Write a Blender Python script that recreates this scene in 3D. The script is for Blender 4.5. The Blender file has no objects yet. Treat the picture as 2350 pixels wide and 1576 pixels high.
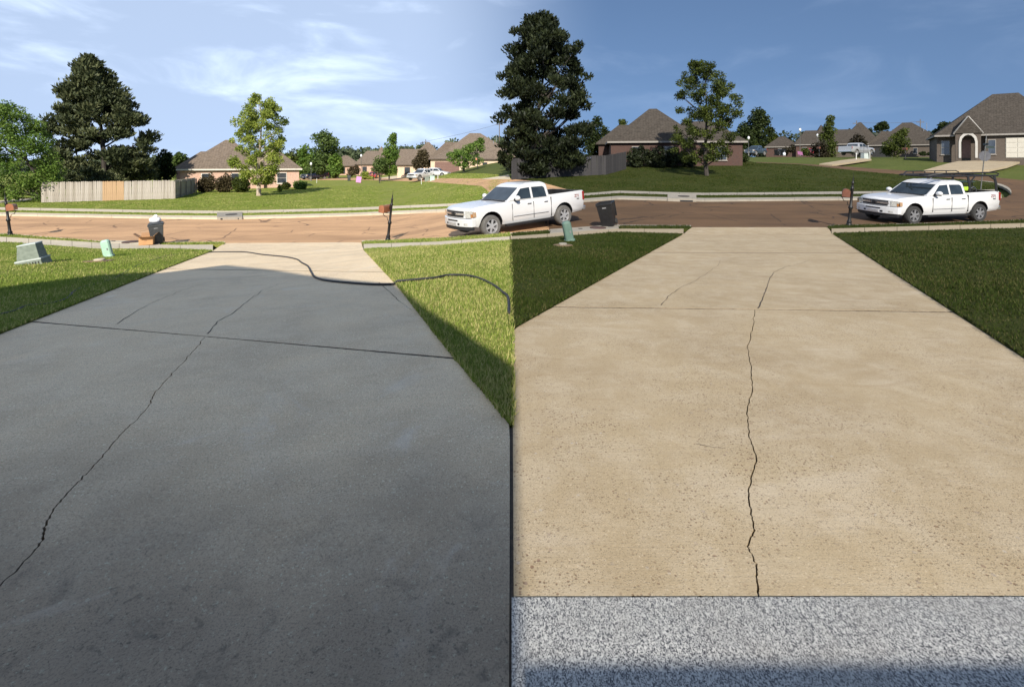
import bpy, bmesh, math, random
import numpy as np
from mathutils import Vector, Matrix
from mathutils.geometry import delaunay_2d_cdt
R = math.radians
random.seed(7)
SC = bpy.context.scene
COL = SC.collection

# ------------------------------------------------------------------ camera, sky, sun, exposure
FPX, CX, HY, CAMH = 1100.0, 1175.0, 375.0, 1.65      # focal length and horizon in photo pixels (2350 x 1576)
cam = bpy.data.objects.new('camera', bpy.data.cameras.new('camera')); COL.objects.link(cam)
cam.location = (0, 0, CAMH); cam.rotation_euler = (R(90), 0, 0)
cam.data.sensor_width = 36; cam.data.lens = 36 * FPX / 2350
cam.data.shift_y = -(788 - HY) / 2350
cam.data.clip_start = 0.05; cam.data.clip_end = 3000
SC.camera = cam

SUN_EL, SUN_AZ = 33.0, 0.0        # the sun stands behind the camera
world = bpy.data.worlds.new('World'); SC.world = world; world.use_nodes = True
nt = world.node_tree; nt.nodes.clear()
def wn(t, **k):
    n = nt.nodes.new(t)
    for a, b in k.items(): setattr(n, a, b)
    return n
sky = wn('ShaderNodeTexSky', sky_type='NISHITA', sun_disc=False)
sky.sun_elevation = R(SUN_EL); sky.sun_rotation = R(180); sky.air_density = 1.0; sky.dust_density = 0.3; sky.ozone_density = 3.0
bg = wn('ShaderNodeBackground'); bg.inputs['Strength'].default_value = 0.10
wo = wn('ShaderNodeOutputWorld')
tc = wn('ShaderNodeTexCoord'); sep = wn('ShaderNodeSeparateXYZ')
nt.links.new(tc.outputs['Generated'], sep.inputs[0])
# the haze-bright band at the horizon stays out of view behind houses and trees: look a little higher up the sky
hv = wn('ShaderNodeMath', operation='MULTIPLY_ADD'); hv.inputs[1].default_value = 0.75; hv.inputs[2].default_value = 0.34
cmb = wn('ShaderNodeCombineXYZ'); nt.links.new(sep.outputs['X'], cmb.inputs[0]); nt.links.new(sep.outputs['Y'], cmb.inputs[1])
nt.links.new(sep.outputs['Z'], hv.inputs[0]); nt.links.new(hv.outputs[0], cmb.inputs[2])
vn = wn('ShaderNodeVectorMath', operation='NORMALIZE'); nt.links.new(cmb.outputs[0], vn.inputs[0]); nt.links.new(vn.outputs[0], sky.inputs[0])
# thin cirrus, denser towards the west (camera left), as the sky in the photograph shows
mp = wn('ShaderNodeMapping'); mp.inputs['Scale'].default_value = (1.6, 1.6, 5.0); mp.inputs['Rotation'].default_value = (0, R(14), 0)
nt.links.new(tc.outputs['Generated'], mp.inputs[0])
nz = wn('ShaderNodeTexNoise'); nz.inputs['Scale'].default_value = 2.4; nz.inputs['Detail'].default_value = 7; nz.inputs['Roughness'].default_value = 0.55; nz.inputs['Distortion'].default_value = 0.5
nt.links.new(mp.outputs[0], nz.inputs['Vector'])
rp = wn('ShaderNodeMapRange', interpolation_type='SMOOTHSTEP'); rp.inputs[1].default_value = 0.46; rp.inputs[2].default_value = 0.80
nt.links.new(nz.outputs['Fac'], rp.inputs[0])
we = wn('ShaderNodeMapRange', interpolation_type='SMOOTHSTEP'); we.inputs[1].default_value = 0.20; we.inputs[2].default_value = -0.22
we.inputs[3].default_value = 0.0; we.inputs[4].default_value = 1.0
nt.links.new(sep.outputs['X'], we.inputs[0])
vl = wn('ShaderNodeMath', operation='MULTIPLY_ADD'); vl.inputs[1].default_value = 0.62; vl.inputs[2].default_value = 0.58
nt.links.new(rp.outputs[0], vl.inputs[0])
fc = wn('ShaderNodeMath', operation='MULTIPLY'); nt.links.new(vl.outputs[0], fc.inputs[0]); nt.links.new(we.outputs[0], fc.inputs[1])
fc2 = wn('ShaderNodeMath', operation='MULTIPLY'); fc2.inputs[1].default_value = 0.75; nt.links.new(fc.outputs[0], fc2.inputs[0])
wisp = wn('ShaderNodeMath', operation='MULTIPLY_ADD', use_clamp=True); wisp.inputs[1].default_value = 0.10
nt.links.new(rp.outputs[0], wisp.inputs[0]); nt.links.new(fc2.outputs[0], wisp.inputs[2])
mx = wn('ShaderNodeMix', data_type='RGBA'); mx.inputs[7].default_value = (7.5, 8.9, 11.3, 1)  # veil also brightened as fill for the shaded left drive
nt.links.new(wisp.outputs[0], mx.inputs[0]); nt.links.new(sky.outputs[0], mx.inputs[6])
nt.links.new(mx.outputs[2], bg.inputs['Color']); nt.links.new(bg.outputs[0], wo.inputs[0])

sun = bpy.data.objects.new('sun', bpy.data.lights.new('sun', 'SUN')); COL.objects.link(sun)
sun.data.energy = 5.0; sun.data.angle = R(0.53); sun.data.color = (1.0, 0.93, 0.82)
sun.rotation_euler = (R(90 - SUN_EL), 0, R(SUN_AZ))      # light travels along +Y and down
sun.location = (0, -30, 30)
SC.view_settings.view_transform = 'Standard'; SC.view_settings.look = 'None'
SC.view_settings.gamma = 1.0; SC.view_settings.exposure = 0.42; SC.view_settings.use_curve_mapping = False
SC.cycles.use_denoising = True
SC.cycles.max_bounces = 8; SC.cycles.transparent_max_bounces = 8

# ------------------------------------------------------------------ terrain
def hermite(tab):
    xs = np.array([a for a, b in tab], float); ys = np.array([b for a, b in tab], float)
    d = np.diff(ys) / np.diff(xs); m = np.zeros(len(xs)); m[1:-1] = np.where(d[:-1] * d[1:] > 0, 2 * d[:-1] * d[1:] / np.where(d[:-1] + d[1:] == 0, 1, d[:-1] + d[1:]), 0)
    m[0] = d[0]; m[-1] = 0
    def f(v):
        v = np.clip(np.asarray(v, float), xs[0], xs[-1]); i = np.clip(np.searchsorted(xs, v) - 1, 0, len(xs) - 2)
        h = xs[i + 1] - xs[i]; t = (v - xs[i]) / h
        return (ys[i] * (1 + 2 * t) * (1 - t) ** 2 + h * m[i] * t * (1 - t) ** 2 + ys[i + 1] * t * t * (3 - 2 * t) - h * m[i + 1] * t * t * (1 - t))
    return f
ZL = hermite([(-60, 0), (0, 0), (2, -0.01), (4, -0.15), (12, -1.0), (19, -1.76), (22.5, -2.05), (25, -2.06), (33, -1.95), (40, -1.9), (63, -1.95), (100, -1.7), (145, -1.4), (300, -0.5), (900, 0)])
ZR = hermite([(-60, 0), (0, 0), (2, -0.01), (4, -0.08), (12, -0.6), (20.5, -1.1), (23, -1.05), (31, -0.6), (34, -0.45), (47, 0.5), (58, 1.5), (70, 2.2), (117, 2.95), (300, 3.4), (900, 3.0)])
def smooth(t): t = np.clip(t, 0, 1); return t * t * (3 - 2 * t)
def terrain(X, Y):
    X = np.asarray(X, float); Y = np.asarray(Y, float)
    s = np.maximum(1.0, Y / 30.0)
    w = smooth((X + 8 * s) / (9 * s))
    return ZL(Y) * (1 - w) + ZR(Y) * w + 0.5 * smooth((X - 22) / 26) * smooth((Y - 38) / 14)
def tz(X, Y): return float(terrain(X, Y))
YS = np.concatenate([np.linspace(0.9, 40, 1600), np.geomspace(40, 800, 1600)[1:]])
def at(x, y, maxY=None):
    """the point of the ground that the photo shows at pixel x, y"""
    kx = (x - CX) / FPX; kz = (HY - y) / FPX
    d = CAMH + kz * YS - terrain(kx * YS, YS)
    i = np.argmax(d <= 0)
    if d[i] > 0: Yh = maxY or 300.0
    elif i == 0: Yh = YS[0]
    else: t = d[i - 1] / (d[i - 1] - d[i]); Yh = YS[i - 1] + t * (YS[i] - YS[i - 1])
    if maxY: Yh = min(Yh, maxY)
    return Vector((kx * Yh, Yh, tz(kx * Yh, Yh)))
def on(X, Y, dz=0.0): return Vector((X, Y, tz(X, Y) + dz))
def dist_at(x, Y): X = (x - CX) / FPX * Y; return on(X, Y)

# ------------------------------------------------------------------ materials
MATS = {}
def _new(name):
    m = bpy.data.materials.new(name); m.use_nodes = True; n = m.node_tree.nodes; n.clear()
    o = n.new('ShaderNodeOutputMaterial'); p = n.new('ShaderNodeBsdfPrincipled'); m.node_tree.links.new(p.outputs[0], o.inputs[0])
    MATS[name] = m
    return m, n, m.node_tree.links, p
def c4(c): return (c[0], c[1], c[2], 1)
def ramp(n, stops):
    r = n.new('ShaderNodeValToRGB'); e = r.color_ramp.elements
    while len(e) > 1: e.remove(e[-1])
    e[0].position, e[0].color = stops[0][0], c4(stops[0][1])
    for p, c in stops[1:]: q = e.new(p); q.color = c4(c)
    return r
def mat(name, c1, c2=None, scale=6.0, rough=0.7, metal=0.0, bump=0.0, bscale=60.0, spec=None, coat=0.0, detail=5.0, stretch=None):
    if name in MATS: return MATS[name]
    m, n, l, p = _new(name); p.inputs['Roughness'].default_value = rough; p.inputs['Metallic'].default_value = metal
    if coat: p.inputs['Coat Weight'].default_value = coat; p.inputs['Coat Roughness'].default_value = 0.05
    if spec is not None: p.inputs['Specular IOR Level'].default_value = spec
    tc = n.new('ShaderNodeTexCoord'); src = tc.outputs['Object']
    if stretch:
        mp = n.new('ShaderNodeMapping'); mp.inputs['Scale'].default_value = stretch; l.new(src, mp.inputs[0]); src = mp.outputs[0]
    c2 = c2 or tuple(v * 0.8 for v in c1)
    nz = n.new('ShaderNodeTexNoise'); nz.inputs['Scale'].default_value = scale; nz.inputs['Detail'].default_value = detail; l.new(src, nz.inputs['Vector'])
    r = ramp(n, [(0.32, c2), (0.68, c1)]); l.new(nz.outputs['Fac'], r.inputs[0]); l.new(r.outputs[0], p.inputs['Base Color'])
    if bump:
        n2 = n.new('ShaderNodeTexNoise'); n2.inputs['Scale'].default_value = bscale; n2.inputs['Detail'].default_value = 6; l.new(src, n2.inputs['Vector'])
        b = n.new('ShaderNodeBump'); b.inputs['Strength'].default_value = bump; b.inputs['Distance'].default_value = 0.01
        l.new(n2.outputs['Fac'], b.inputs['Height']); l.new(b.outputs[0], p.inputs['Normal'])
    return m
def mixc(n, l, fac, a, b, mode='MIX'):
    q = n.new('ShaderNodeMix'); q.data_type = 'RGBA'; q.blend_type = mode
    if isinstance(fac, (int, float)): q.inputs[0].default_value = fac
    else: l.new(fac, q.inputs[0])
    for s, v in ((6, a), (7, b)):
        if isinstance(v, tuple): q.inputs[s].default_value = c4(v)
        else: l.new(v, q.inputs[s])
    return q.outputs[2]
def noise(n, l, src, scale, detail=5, rough=0.55, dist=0.0):
    q = n.new('ShaderNodeTexNoise'); q.inputs['Scale'].default_value = scale; q.inputs['Detail'].default_value = detail; q.inputs['Roughness'].default_value = rough; q.inputs['Distortion'].default_value = dist
    l.new(src, q.inputs['Vector']); return q.outputs['Fac']
def rng(n, l, src, a, b, c=0.0, d=1.0, sm=True):
    q = n.new('ShaderNodeMapRange'); q.interpolation_type = 'SMOOTHSTEP' if sm else 'LINEAR'
    for i, v in enumerate((a, b, c, d)): q.inputs[i + 1].default_value = v
    l.new(src, q.inputs[0]); return q.outputs[0]
def math_(n, l, op, a, b):
    q = n.new('ShaderNodeMath'); q.operation = op
    for s, v in ((0, a), (1, b)):
        if isinstance(v, (int, float)): q.inputs[s].default_value = v
        else: l.new(v, q.inputs[s])
    return q.outputs[0]
def voro(n, l, src, scale, feature='F1', out='Distance', rnd=1.0):
    q = n.new('ShaderNodeTexVoronoi'); q.feature = feature; q.inputs['Scale'].default_value = scale; q.inputs['Randomness'].default_value = rnd
    l.new(src, q.inputs['Vector']); return q.outputs[out]
def bumpn(n, l, p, h, strength=0.4, dist=0.01):
    b = n.new('ShaderNodeBump'); b.inputs['Strength'].default_value = strength; b.inputs['Distance'].default_value = dist
    l.new(h, b.inputs['Height']); l.new(b.outputs[0], p.inputs['Normal'])

def concrete(name, base, dark, light, stain_shade=None, pebble=0.0, speck=0.35, blotch=0.55, rough=0.85):
    m, n, l, p = _new(name); p.inputs['Roughness'].default_value = rough; p.inputs['Specular IOR Level'].default_value = 0.25
    tc = n.new('ShaderNodeTexCoord'); src = tc.outputs['Object']
    big = rng(n, l, noise(n, l, src, 0.7, 6, 0.6, 0.6), 0.35, 0.68)
    mid = rng(n, l, noise(n, l, src, 3.1, 7, 0.65, 0.3), 0.36, 0.7)
    col = mixc(n, l, math_(n, l, 'MULTIPLY', big, blotch), base, dark)
    col = mixc(n, l, math_(n, l, 'MULTIPLY', mid, 0.45), col, light)
    mp = n.new('ShaderNodeMapping'); mp.inputs['Scale'].default_value = (1.3, 26, 1); mp.inputs['Rotation'].default_value = (0, 0, R(9)); l.new(src, mp.inputs[0])
    brush = noise(n, l, mp.outputs[0], 2.5, 5, 0.7)
    col = mixc(n, l, math_(n, l, 'MULTIPLY', rng(n, l, brush, 0.40, 0.70), 0.22), col, dark)
    fine = noise(n, l, src, 120, 4, 0.85)
    col = mixc(n, l, math_(n, l, 'MULTIPLY', rng(n, l, fine, 0.46, 0.68), speck), col, tuple(v * 0.35 for v in dark))
    col = mixc(n, l, math_(n, l, 'MULTIPLY', rng(n, l, noise(n, l, src, 70, 3, 0.75), 0.58, 0.70), speck * 1.2), col, tuple(min(1, v * 1.35) for v in light))
    h = math_(n, l, 'ADD', fine, math_(n, l, 'MULTIPLY', brush, 0.8))
    if pebble:
        v = n.new('ShaderNodeTexVoronoi'); v.inputs['Scale'].default_value = 62; l.new(src, v.inputs['Vector'])
        v2 = n.new('ShaderNodeTexVoronoi'); v2.inputs['Scale'].default_value = 130; l.new(src, v2.inputs['Vector'])
        s1 = n.new('ShaderNodeSeparateColor'); l.new(v.outputs['Color'], s1.inputs[0])
        s2 = n.new('ShaderNodeSeparateColor'); l.new(v2.outputs['Color'], s2.inputs[0])
        k1 = math_(n, l, 'MULTIPLY', rng(n, l, v.outputs['Distance'], 0.38, 0.30), rng(n, l, s1.outputs[0], 0.80, 0.84))
        k2 = math_(n, l, 'MULTIPLY', rng(n, l, v2.outputs['Distance'], 0.46, 0.36), rng(n, l, s2.outputs[0], 0.62, 0.66))
        zone = rng(n, l, noise(n, l, src, 0.9, 6, 0.65), 0.36, 0.62, 0.28, 1.0)
        k1 = math_(n, l, 'MULTIPLY', k1, zone); k2 = math_(n, l, 'MULTIPLY', k2, zone)
        col = mixc(n, l, math_(n, l, 'MULTIPLY', k2, pebble * .65), col, (0.15, 0.105, 0.06))
        col = mixc(n, l, math_(n, l, 'MULTIPLY', k1, pebble), col, (0.16, 0.095, 0.055))
        v3 = n.new('ShaderNodeTexVoronoi'); v3.inputs['Scale'].default_value = 36; l.new(src, v3.inputs['Vector']); s3 = n.new('ShaderNodeSeparateColor'); l.new(v3.outputs['Color'], s3.inputs[0])
        k3 = math_(n, l, 'MULTIPLY', math_(n, l, 'MULTIPLY', rng(n, l, v3.outputs['Distance'], 0.34, 0.27), rng(n, l, s3.outputs[0], 0.93, 0.95)), zone)
        col = mixc(n, l, math_(n, l, 'MULTIPLY', k3, .8), col, mixc(n, l, s3.outputs[1], (0.15, 0.075, 0.04), (0.45, 0.40, 0.33)))
        sw = n.new('ShaderNodeMapping'); sw.inputs['Scale'].default_value = (.5, 1.6, 1); sw.inputs['Rotation'].default_value = (0, 0, R(24)); l.new(src, sw.inputs[0])
        col = mixc(n, l, rng(n, l, noise(n, l, sw.outputs[0], 0.8, 6, 0.6, 1.4), 0.54, 0.72, 0, .34), col, (0.54, 0.46, 0.35))
        col = mixc(n, l, rng(n, l, noise(n, l, sw.outputs[0], 2.3, 5, 0.6, 1.0), 0.58, 0.72, 0, .35), col, (0.29, 0.205, 0.11))
        h = math_(n, l, 'SUBTRACT', h, math_(n, l, 'MULTIPLY', math_(n, l, 'ADD', k1, k2), 1.2))
    if stain_shade:
        # oil and grime plus garage shade painted in, strongest by its door (y where it starts, y where it is full)
        sp = n.new('ShaderNodeSeparateXYZ'); l.new(src, sp.inputs[0])
        wob = math_(n, l, 'ADD', sp.outputs['Y'], math_(n, l, 'MULTIPLY', math_(n, l, 'SUBTRACT', noise(n, l, src, 1.3, 4), 0.5), 1.6))
        z = rng(n, l, wob, stain_shade[0], stain_shade[1])
        col = mixc(n, l, math_(n, l, 'MULTIPLY', z, 0.74), col, (0.105, 0.093, 0.08))
        zs = rng(n, l, wob, stain_shade[0] - 0.9, stain_shade[1] + 0.1)
        for sc_, lo_, hi_, op_ in ((6.0, 0.53, 0.70, 0.40), (21.0, 0.58, 0.68, 0.42), (55.0, 0.60, 0.69, 0.6)):
            k_ = rng(n, l, noise(n, l, src, sc_, 5, 0.62, 0.4), lo_, hi_)
            col = mixc(n, l, math_(n, l, 'MULTIPLY', math_(n, l, 'MULTIPLY', k_, zs), op_), col, (0.03, 0.03, 0.032))
        # pale worn patches and scuffs higher up the slab
        wp_ = rng(n, l, noise(n, l, src, 1.05, 5, 0.7, 0.8), 0.56, 0.72)
        col = mixc(n, l, math_(n, l, 'MULTIPLY', wp_, 0.35), col, (0.74, 0.68, 0.58))
    l.new(col, p.inputs['Base Color'])
    bumpn(n, l, p, h, 0.55, 0.004)
    return m
concrete('grimy_concrete', (0.82, 0.635, 0.41), (0.58, 0.45, 0.30), (0.86, 0.71, 0.50), stain_shade=(3.6, 1.2), speck=0.8, blotch=0.7)  # real grime with the garage shade painted in
concrete('washed_concrete', (0.425, 0.332, 0.205), (0.33, 0.25, 0.15), (0.54, 0.455, 0.33), pebble=0.85, speck=0.30, blotch=0.65)
concrete('sidewalk_pale', (0.56, 0.48, 0.35), (0.42, 0.36, 0.26), (0.66, 0.58, 0.45), speck=0.25)
concrete('sidewalk_grey', (0.30, 0.27, 0.22), (0.20, 0.18, 0.15), (0.38, 0.35, 0.29), speck=0.3)  # pale sidewalk darkened to paint in the dimmer right exposure
concrete('sidewalk_tan', (0.36, 0.29, 0.19), (0.27, 0.21, 0.14), (0.43, 0.36, 0.25), speck=0.3)

def flake_floor():
    m, n, l, p = _new('flake_epoxy'); p.inputs['Roughness'].default_value = 0.38
    src = n.new('ShaderNodeTexCoord').outputs['Object']
    mp = n.new('ShaderNodeMapping'); mp.inputs['Scale'].default_value = (1.25, 0.8, 1); l.new(src, mp.inputs[0])
    c = voro(n, l, mp.outputs[0], 290, 'F1', 'Color'); s = n.new('ShaderNodeSeparateColor'); l.new(c, s.inputs[0])
    r = ramp(n, [(0.0, (0.035, 0.036, 0.042)), (0.20, (0.05, 0.05, 0.056)), (0.24, (0.18, 0.18, 0.18)), (0.45, (0.28, 0.28, 0.265)), (0.66, (0.38, 0.375, 0.35)), (1.0, (0.53, 0.52, 0.475))])
    l.new(s.outputs[0], r.inputs[0])
    c_b = voro(n, l, mp.outputs[0], 170, 'F1', 'Color'); s_b = n.new('ShaderNodeSeparateColor'); l.new(c_b, s_b.inputs[0])
    col = mixc(n, l, rng(n, l, s_b.outputs[0], .80, .84, 0, .85), r.outputs[0], mixc(n, l, rng(n, l, s_b.outputs[1], .45, .55), (0.05, 0.05, 0.055), (0.55, 0.54, 0.50)))
    col = mixc(n, l, rng(n, l, noise(n, l, src, 3, 6, .65), 0.42, 0.75, 0, 0.45), col, (0.24, 0.225, 0.20))
    l.new(col, p.inputs['Base Color']); bumpn(n, l, p, s.outputs[1], 0.15, 0.002)
flake_floor()

def asphalt(name, c1, c2, crack):
    m, n, l, p = _new(name); p.inputs['Roughness'].default_value = 0.9; p.inputs['Specular IOR Level'].default_value = 0.2
    src = n.new('ShaderNodeTexCoord').outputs['Object']
    mp = n.new('ShaderNodeMapping'); mp.inputs['Scale'].default_value = (0.35, 1, 1); l.new(src, mp.inputs[0])
    col = mixc(n, l, rng(n, l, noise(n, l, mp.outputs[0], 0.8, 7, 0.62), 0.33, 0.7), c1, c2)
    g = noise(n, l, src, 55, 4, 0.8)
    col = mixc(n, l, rng(n, l, g, 0.47, 0.66, 0, 0.45), col, tuple(v * 0.45 for v in c2))
    col = mixc(n, l, rng(n, l, noise(n, l, src, 90, 2, 0.7), 0.58, 0.7, 0, 0.3), col, tuple(min(1, v * 1.5) for v in c1))
    wob = n.new('ShaderNodeTexNoise'); wob.inputs['Scale'].default_value = 1.6; wob.inputs['Detail'].default_value = 6; l.new(src, wob.inputs['Vector'])
    ad = n.new('ShaderNodeMix'); ad.data_type = 'VECTOR'; ad.inputs[0].default_value = 0.22; l.new(src, ad.inputs[4]); l.new(wob.outputs['Color'], ad.inputs[5])
    e = voro(n, l, ad.outputs[1], 0.42, 'DISTANCE_TO_EDGE', 'Distance')
    k = math_(n, l, 'MULTIPLY', rng(n, l, e, 0.018, 0.005), rng(n, l, noise(n, l, src, 0.5, 2), 0.44, 0.56))
    col = mixc(n, l, math_(n, l, 'MULTIPLY', k, 0.85), col, crack)
    tr = n.new('ShaderNodeMapping'); tr.inputs['Scale'].default_value = (.06, .55, 1); l.new(src, tr.inputs[0])
    col = mixc(n, l, rng(n, l, noise(n, l, tr.outputs[0], 1.0, 4, .6), .5, .66, 0, .4), col, tuple(v * .62 for v in c2))
    l.new(col, p.inputs['Base Color']); bumpn(n, l, p, g, 0.5, 0.006)
asphalt('road_tan', (0.57, 0.35, 0.19), (0.42, 0.255, 0.14), (0.11, 0.07, 0.05))
asphalt('road_dim', (0.135, 0.080, 0.043), (0.098, 0.060, 0.034), (0.035, 0.026, 0.02))  # same road darkened to carry the dimmer right exposure

def lawn(name, a, b, dry):
    m, n, l, p = _new(name); p.inputs['Roughness'].default_value = 0.95; p.inputs['Specular IOR Level'].default_value = 0.1
    src = n.new('ShaderNodeTexCoord').outputs['Object']
    mp = n.new('ShaderNodeMapping'); mp.inputs['Scale'].default_value = (0.5, 1.0, 1); l.new(src, mp.inputs[0])
    col = mixc(n, l, rng(n, l, noise(n, l, mp.outputs[0], 0.55, 8, 0.65), 0.35, 0.66), a, b)
    col = mixc(n, l, rng(n, l, noise(n, l, mp.outputs[0], 2.0, 9, 0.75), 0.48, 0.70, 0, 0.75), col, dry)
    g = noise(n, l, src, 26, 6, 0.8)
    col = mixc(n, l, rng(n, l, g, 0.44, 0.62, 0, 0.65), col, tuple(v * 0.45 for v in a))
    l.new(col, p.inputs['Base Color']); bumpn(n, l, p, g, 0.8, 0.05)
lawn('lawn_light', (0.19, 0.225, 0.045), (0.24, 0.26, 0.055), (0.38, 0.33, 0.105))
lawn('lawn_dim', (0.040, 0.052, 0.011), (0.050, 0.058, 0.013), (0.078, 0.070, 0.022))  # left lawn lighter, right darker: two exposures painted into the colour
lawn('field_green', (0.08, 0.10, 0.025), (0.10, 0.12, 0.03), (0.15, 0.14, 0.05))
mat('soil', (0.07, 0.045, 0.03), (0.035, 0.024, 0.017), 9, 0.95)

def blade_mat(name, lo, hi, dry, trans=0.35):
    m, n, l, p = _new(name); p.inputs['Roughness'].default_value = 0.6; p.inputs['Specular IOR Level'].default_value = 0.08
    a = n.new('ShaderNodeAttribute'); a.attribute_name = 'tint'
    r = ramp(n, [(0.0, lo), (0.55, hi), (0.80, hi), (1.0, dry)]); l.new(a.outputs['Fac'], r.inputs[0])
    l.new(r.outputs[0], p.inputs['Base Color'])
    t = n.new('ShaderNodeBsdfTranslucent'); l.new(r.outputs[0], t.inputs[0])
    ms = n.new('ShaderNodeMixShader'); ms.inputs[0].default_value = trans
    l.new(p.outputs[0], ms.inputs[1]); l.new(t.outputs[0], ms.inputs[2])
    out = [q for q in n if q.type == 'OUTPUT_MATERIAL'][0]; l.new(ms.outputs[0], out.inputs[0])
    return m
blade_mat('grass_light', (0.11, 0.185, 0.026), (0.27, 0.33, 0.065), (0.56, 0.49, 0.21))
blade_mat('grass_dim', (0.020, 0.036, 0.006), (0.049, 0.069, 0.012), (0.12, 0.105, 0.042))  # blades darkened with the right lawn for its dimmer exposure

# ------------------------------------------------------------------ mesh helpers
def link(o, parent=None):
    COL.objects.link(o)
    if parent is not None: o.parent = parent
    return o
def mesh_obj(name, verts, faces, material, parent=None, smooth_=False, bevel=0.0):
    me = bpy.data.meshes.new(name); me.from_pydata([tuple(v) for v in verts], [], faces)
    if material: me.materials.append(MATS[material] if isinstance(material, str) else material)
    if smooth_: me.polygons.foreach_set('use_smooth', [True] * len(me.polygons))
    me.update()
    o = bpy.data.objects.new(name, me); link(o, parent)
    if bevel:
        b = o.modifiers.new('bevel', 'BEVEL'); b.width = bevel; b.segments = 2; b.limit_method = 'ANGLE'
    return o
class MB:
    def __init__(s): s.v = []; s.f = []
    def add(s, vs, fs):
        k = len(s.v); s.v += [Vector(v) for v in vs]; s.f += [tuple(i + k for i in f) for f in fs]; return s
    def box(s, c, d, rot=None):
        x, y, z = d[0] / 2, d[1] / 2, d[2] / 2; c = Vector(c)
        vs = [Vector((sx * x, sy * y, sz * z)) for sz in (-1, 1) for sy in (-1, 1) for sx in (-1, 1)]
        if rot is not None: vs = [rot @ v for v in vs]
        return s.add([v + c for v in vs], [(0, 2, 3, 1), (4, 5, 7, 6), (0, 1, 5, 4), (2, 6, 7, 3), (0, 4, 6, 2), (1, 3, 7, 5)])
    def taper(s, c0, d0, c1, d1):
        vs = []
        for c, d in ((c0, d0), (c1, d1)):
            vs += [(c[0] + sx * d[0] / 2, c[1] + sy * d[1] / 2, c[2]) for sy in (-1, 1) for sx in (-1, 1)]
        return s.add(vs, [(0, 2, 3, 1), (4, 5, 7, 6), (0, 1, 5, 4), (2, 6, 7, 3), (0, 4, 6, 2), (1, 3, 7, 5)])
    def tube(s, path, rad, n=8, cap=True):
        path = [Vector(p) for p in path]; m = len(path)
        if not hasattr(rad, '__len__'): rad = [rad] * m
        rings = []; up = Vector((0, 0, 1)); prev = None
        for i, p in enumerate(path):
            t = (path[min(i + 1, m - 1)] - path[max(i - 1, 0)]); t = t.normalized() if t.length > 1e-9 else Vector((0, 0, 1))
            if prev is None:
                a = t.cross(up); a = a.normalized() if a.length > 1e-4 else Vector((1, 0, 0))
            else:
                a = prev - t * prev.dot(t); a = a.normalized() if a.length > 1e-6 else t.orthogonal().normalized()
            prev = a; b = t.cross(a)
            rings.append([p + (a * math.cos(2 * math.pi * k / n) + b * math.sin(2 * math.pi * k / n)) * rad[i] for k in range(n)])
        vs = [v for r in rings for v in r]; fs = []
        for i in range(m - 1):
            for k in range(n): fs.append((i * n + k, i * n + (k + 1) % n, (i + 1) * n + (k + 1) % n, (i + 1) * n + k))
        if cap: fs.append(tuple(range(n - 1, -1, -1))); fs.append(tuple(range((m - 1) * n, m * n)))
        return s.add(vs, fs)
    def lathe(s, prof, n=16, c=(0, 0, 0), axis='Z', cap=True):
        vs = []; c = Vector(c)
        for r, h in prof:
            for k in range(n):
                a = 2 * math.pi * k / n; x, y = r * math.cos(a), r * math.sin(a)
                vs.append(c + (Vector((x, y, h)) if axis == 'Z' else Vector((x, h, y)) if axis == 'Y' else Vector((h, x, y))))
        m = len(prof); fs = []
        for i in range(m - 1):
            for k in range(n): fs.append((i * n + k, i * n + (k + 1) % n, (i + 1) * n + (k + 1) % n, (i + 1) * n + k))
        if cap: fs.append(tuple(range(n - 1, -1, -1))); fs.append(tuple(range((m - 1) * n, m * n)))
        return s.add(vs, fs)
    def prism(s, poly, d0, d1, axis='Y'):
        n = len(poly)
        def P(a, b, d): return (a, d, b) if axis == 'Y' else (d, a, b) if axis == 'X' else (a, b, d)
        vs = [P(a, b, d0) for a, b in poly] + [P(a, b, d1) for a, b in poly]
        fs = [tuple(range(n)), tuple(range(2 * n - 1, n - 1, -1))] + [(i, i + n, (i + 1) % n + n, (i + 1) % n) for i in range(n)]
        return s.add(vs, fs)
    def ball(s, c, r, nu=12, nv=8, jitter=0.0, rnd=random):
        c = Vector(c); r = r if hasattr(r, '__len__') else (r, r, r); vs = []; fs = []
        for i in range(nv + 1):
            th = math.pi * i / nv
            for k in range(nu):
                ph = 2 * math.pi * k / nu; j = 1 + rnd.uniform(-jitter, jitter) if 0 < i < nv else 1
                vs.append(c + Vector((r[0] * math.sin(th) * math.cos(ph) * j, r[1] * math.sin(th) * math.sin(ph) * j, r[2] * math.cos(th) * j)))
        for i in range(nv):
            for k in range(nu): fs.append((i * nu + k, (i + 1) * nu + k, (i + 1) * nu + (k + 1) % nu, i * nu + (k + 1) % nu))
        return s.add(vs, fs)
    def quad(s, a, b, c, d): return s.add([a, b, c, d], [(0, 1, 2, 3)])
    def build(s, name, material, parent=None, smooth_=False, bevel=0.0):
        o = mesh_obj(name, s.v, s.f, material, parent, smooth_, bevel)
        bm = bmesh.new(); bm.from_mesh(o.data); bmesh.ops.recalc_face_normals(bm, faces=bm.faces); bm.to_mesh(o.data); bm.free()
        if smooth_:
            o.data.polygons.foreach_set('use_smooth', [True] * len(o.data.polygons))
            try: o.data.set_sharp_from_angle(angle=R(38))
            except Exception: pass
        return o
def tag(o, label=None, cat=None, group=None, kind=None):
    if label: o['label'] = label
    if cat: o['category'] = cat
    if group: o['group'] = group
    if kind: o['kind'] = kind
    return o
def empty(name, loc=(0, 0, 0), rz=0.0, parent=None):
    o = bpy.data.objects.new(name, None); o.empty_display_size = 0.3; link(o, parent); o.location = loc; o.rotation_euler = (0, 0, rz); return o
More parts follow.
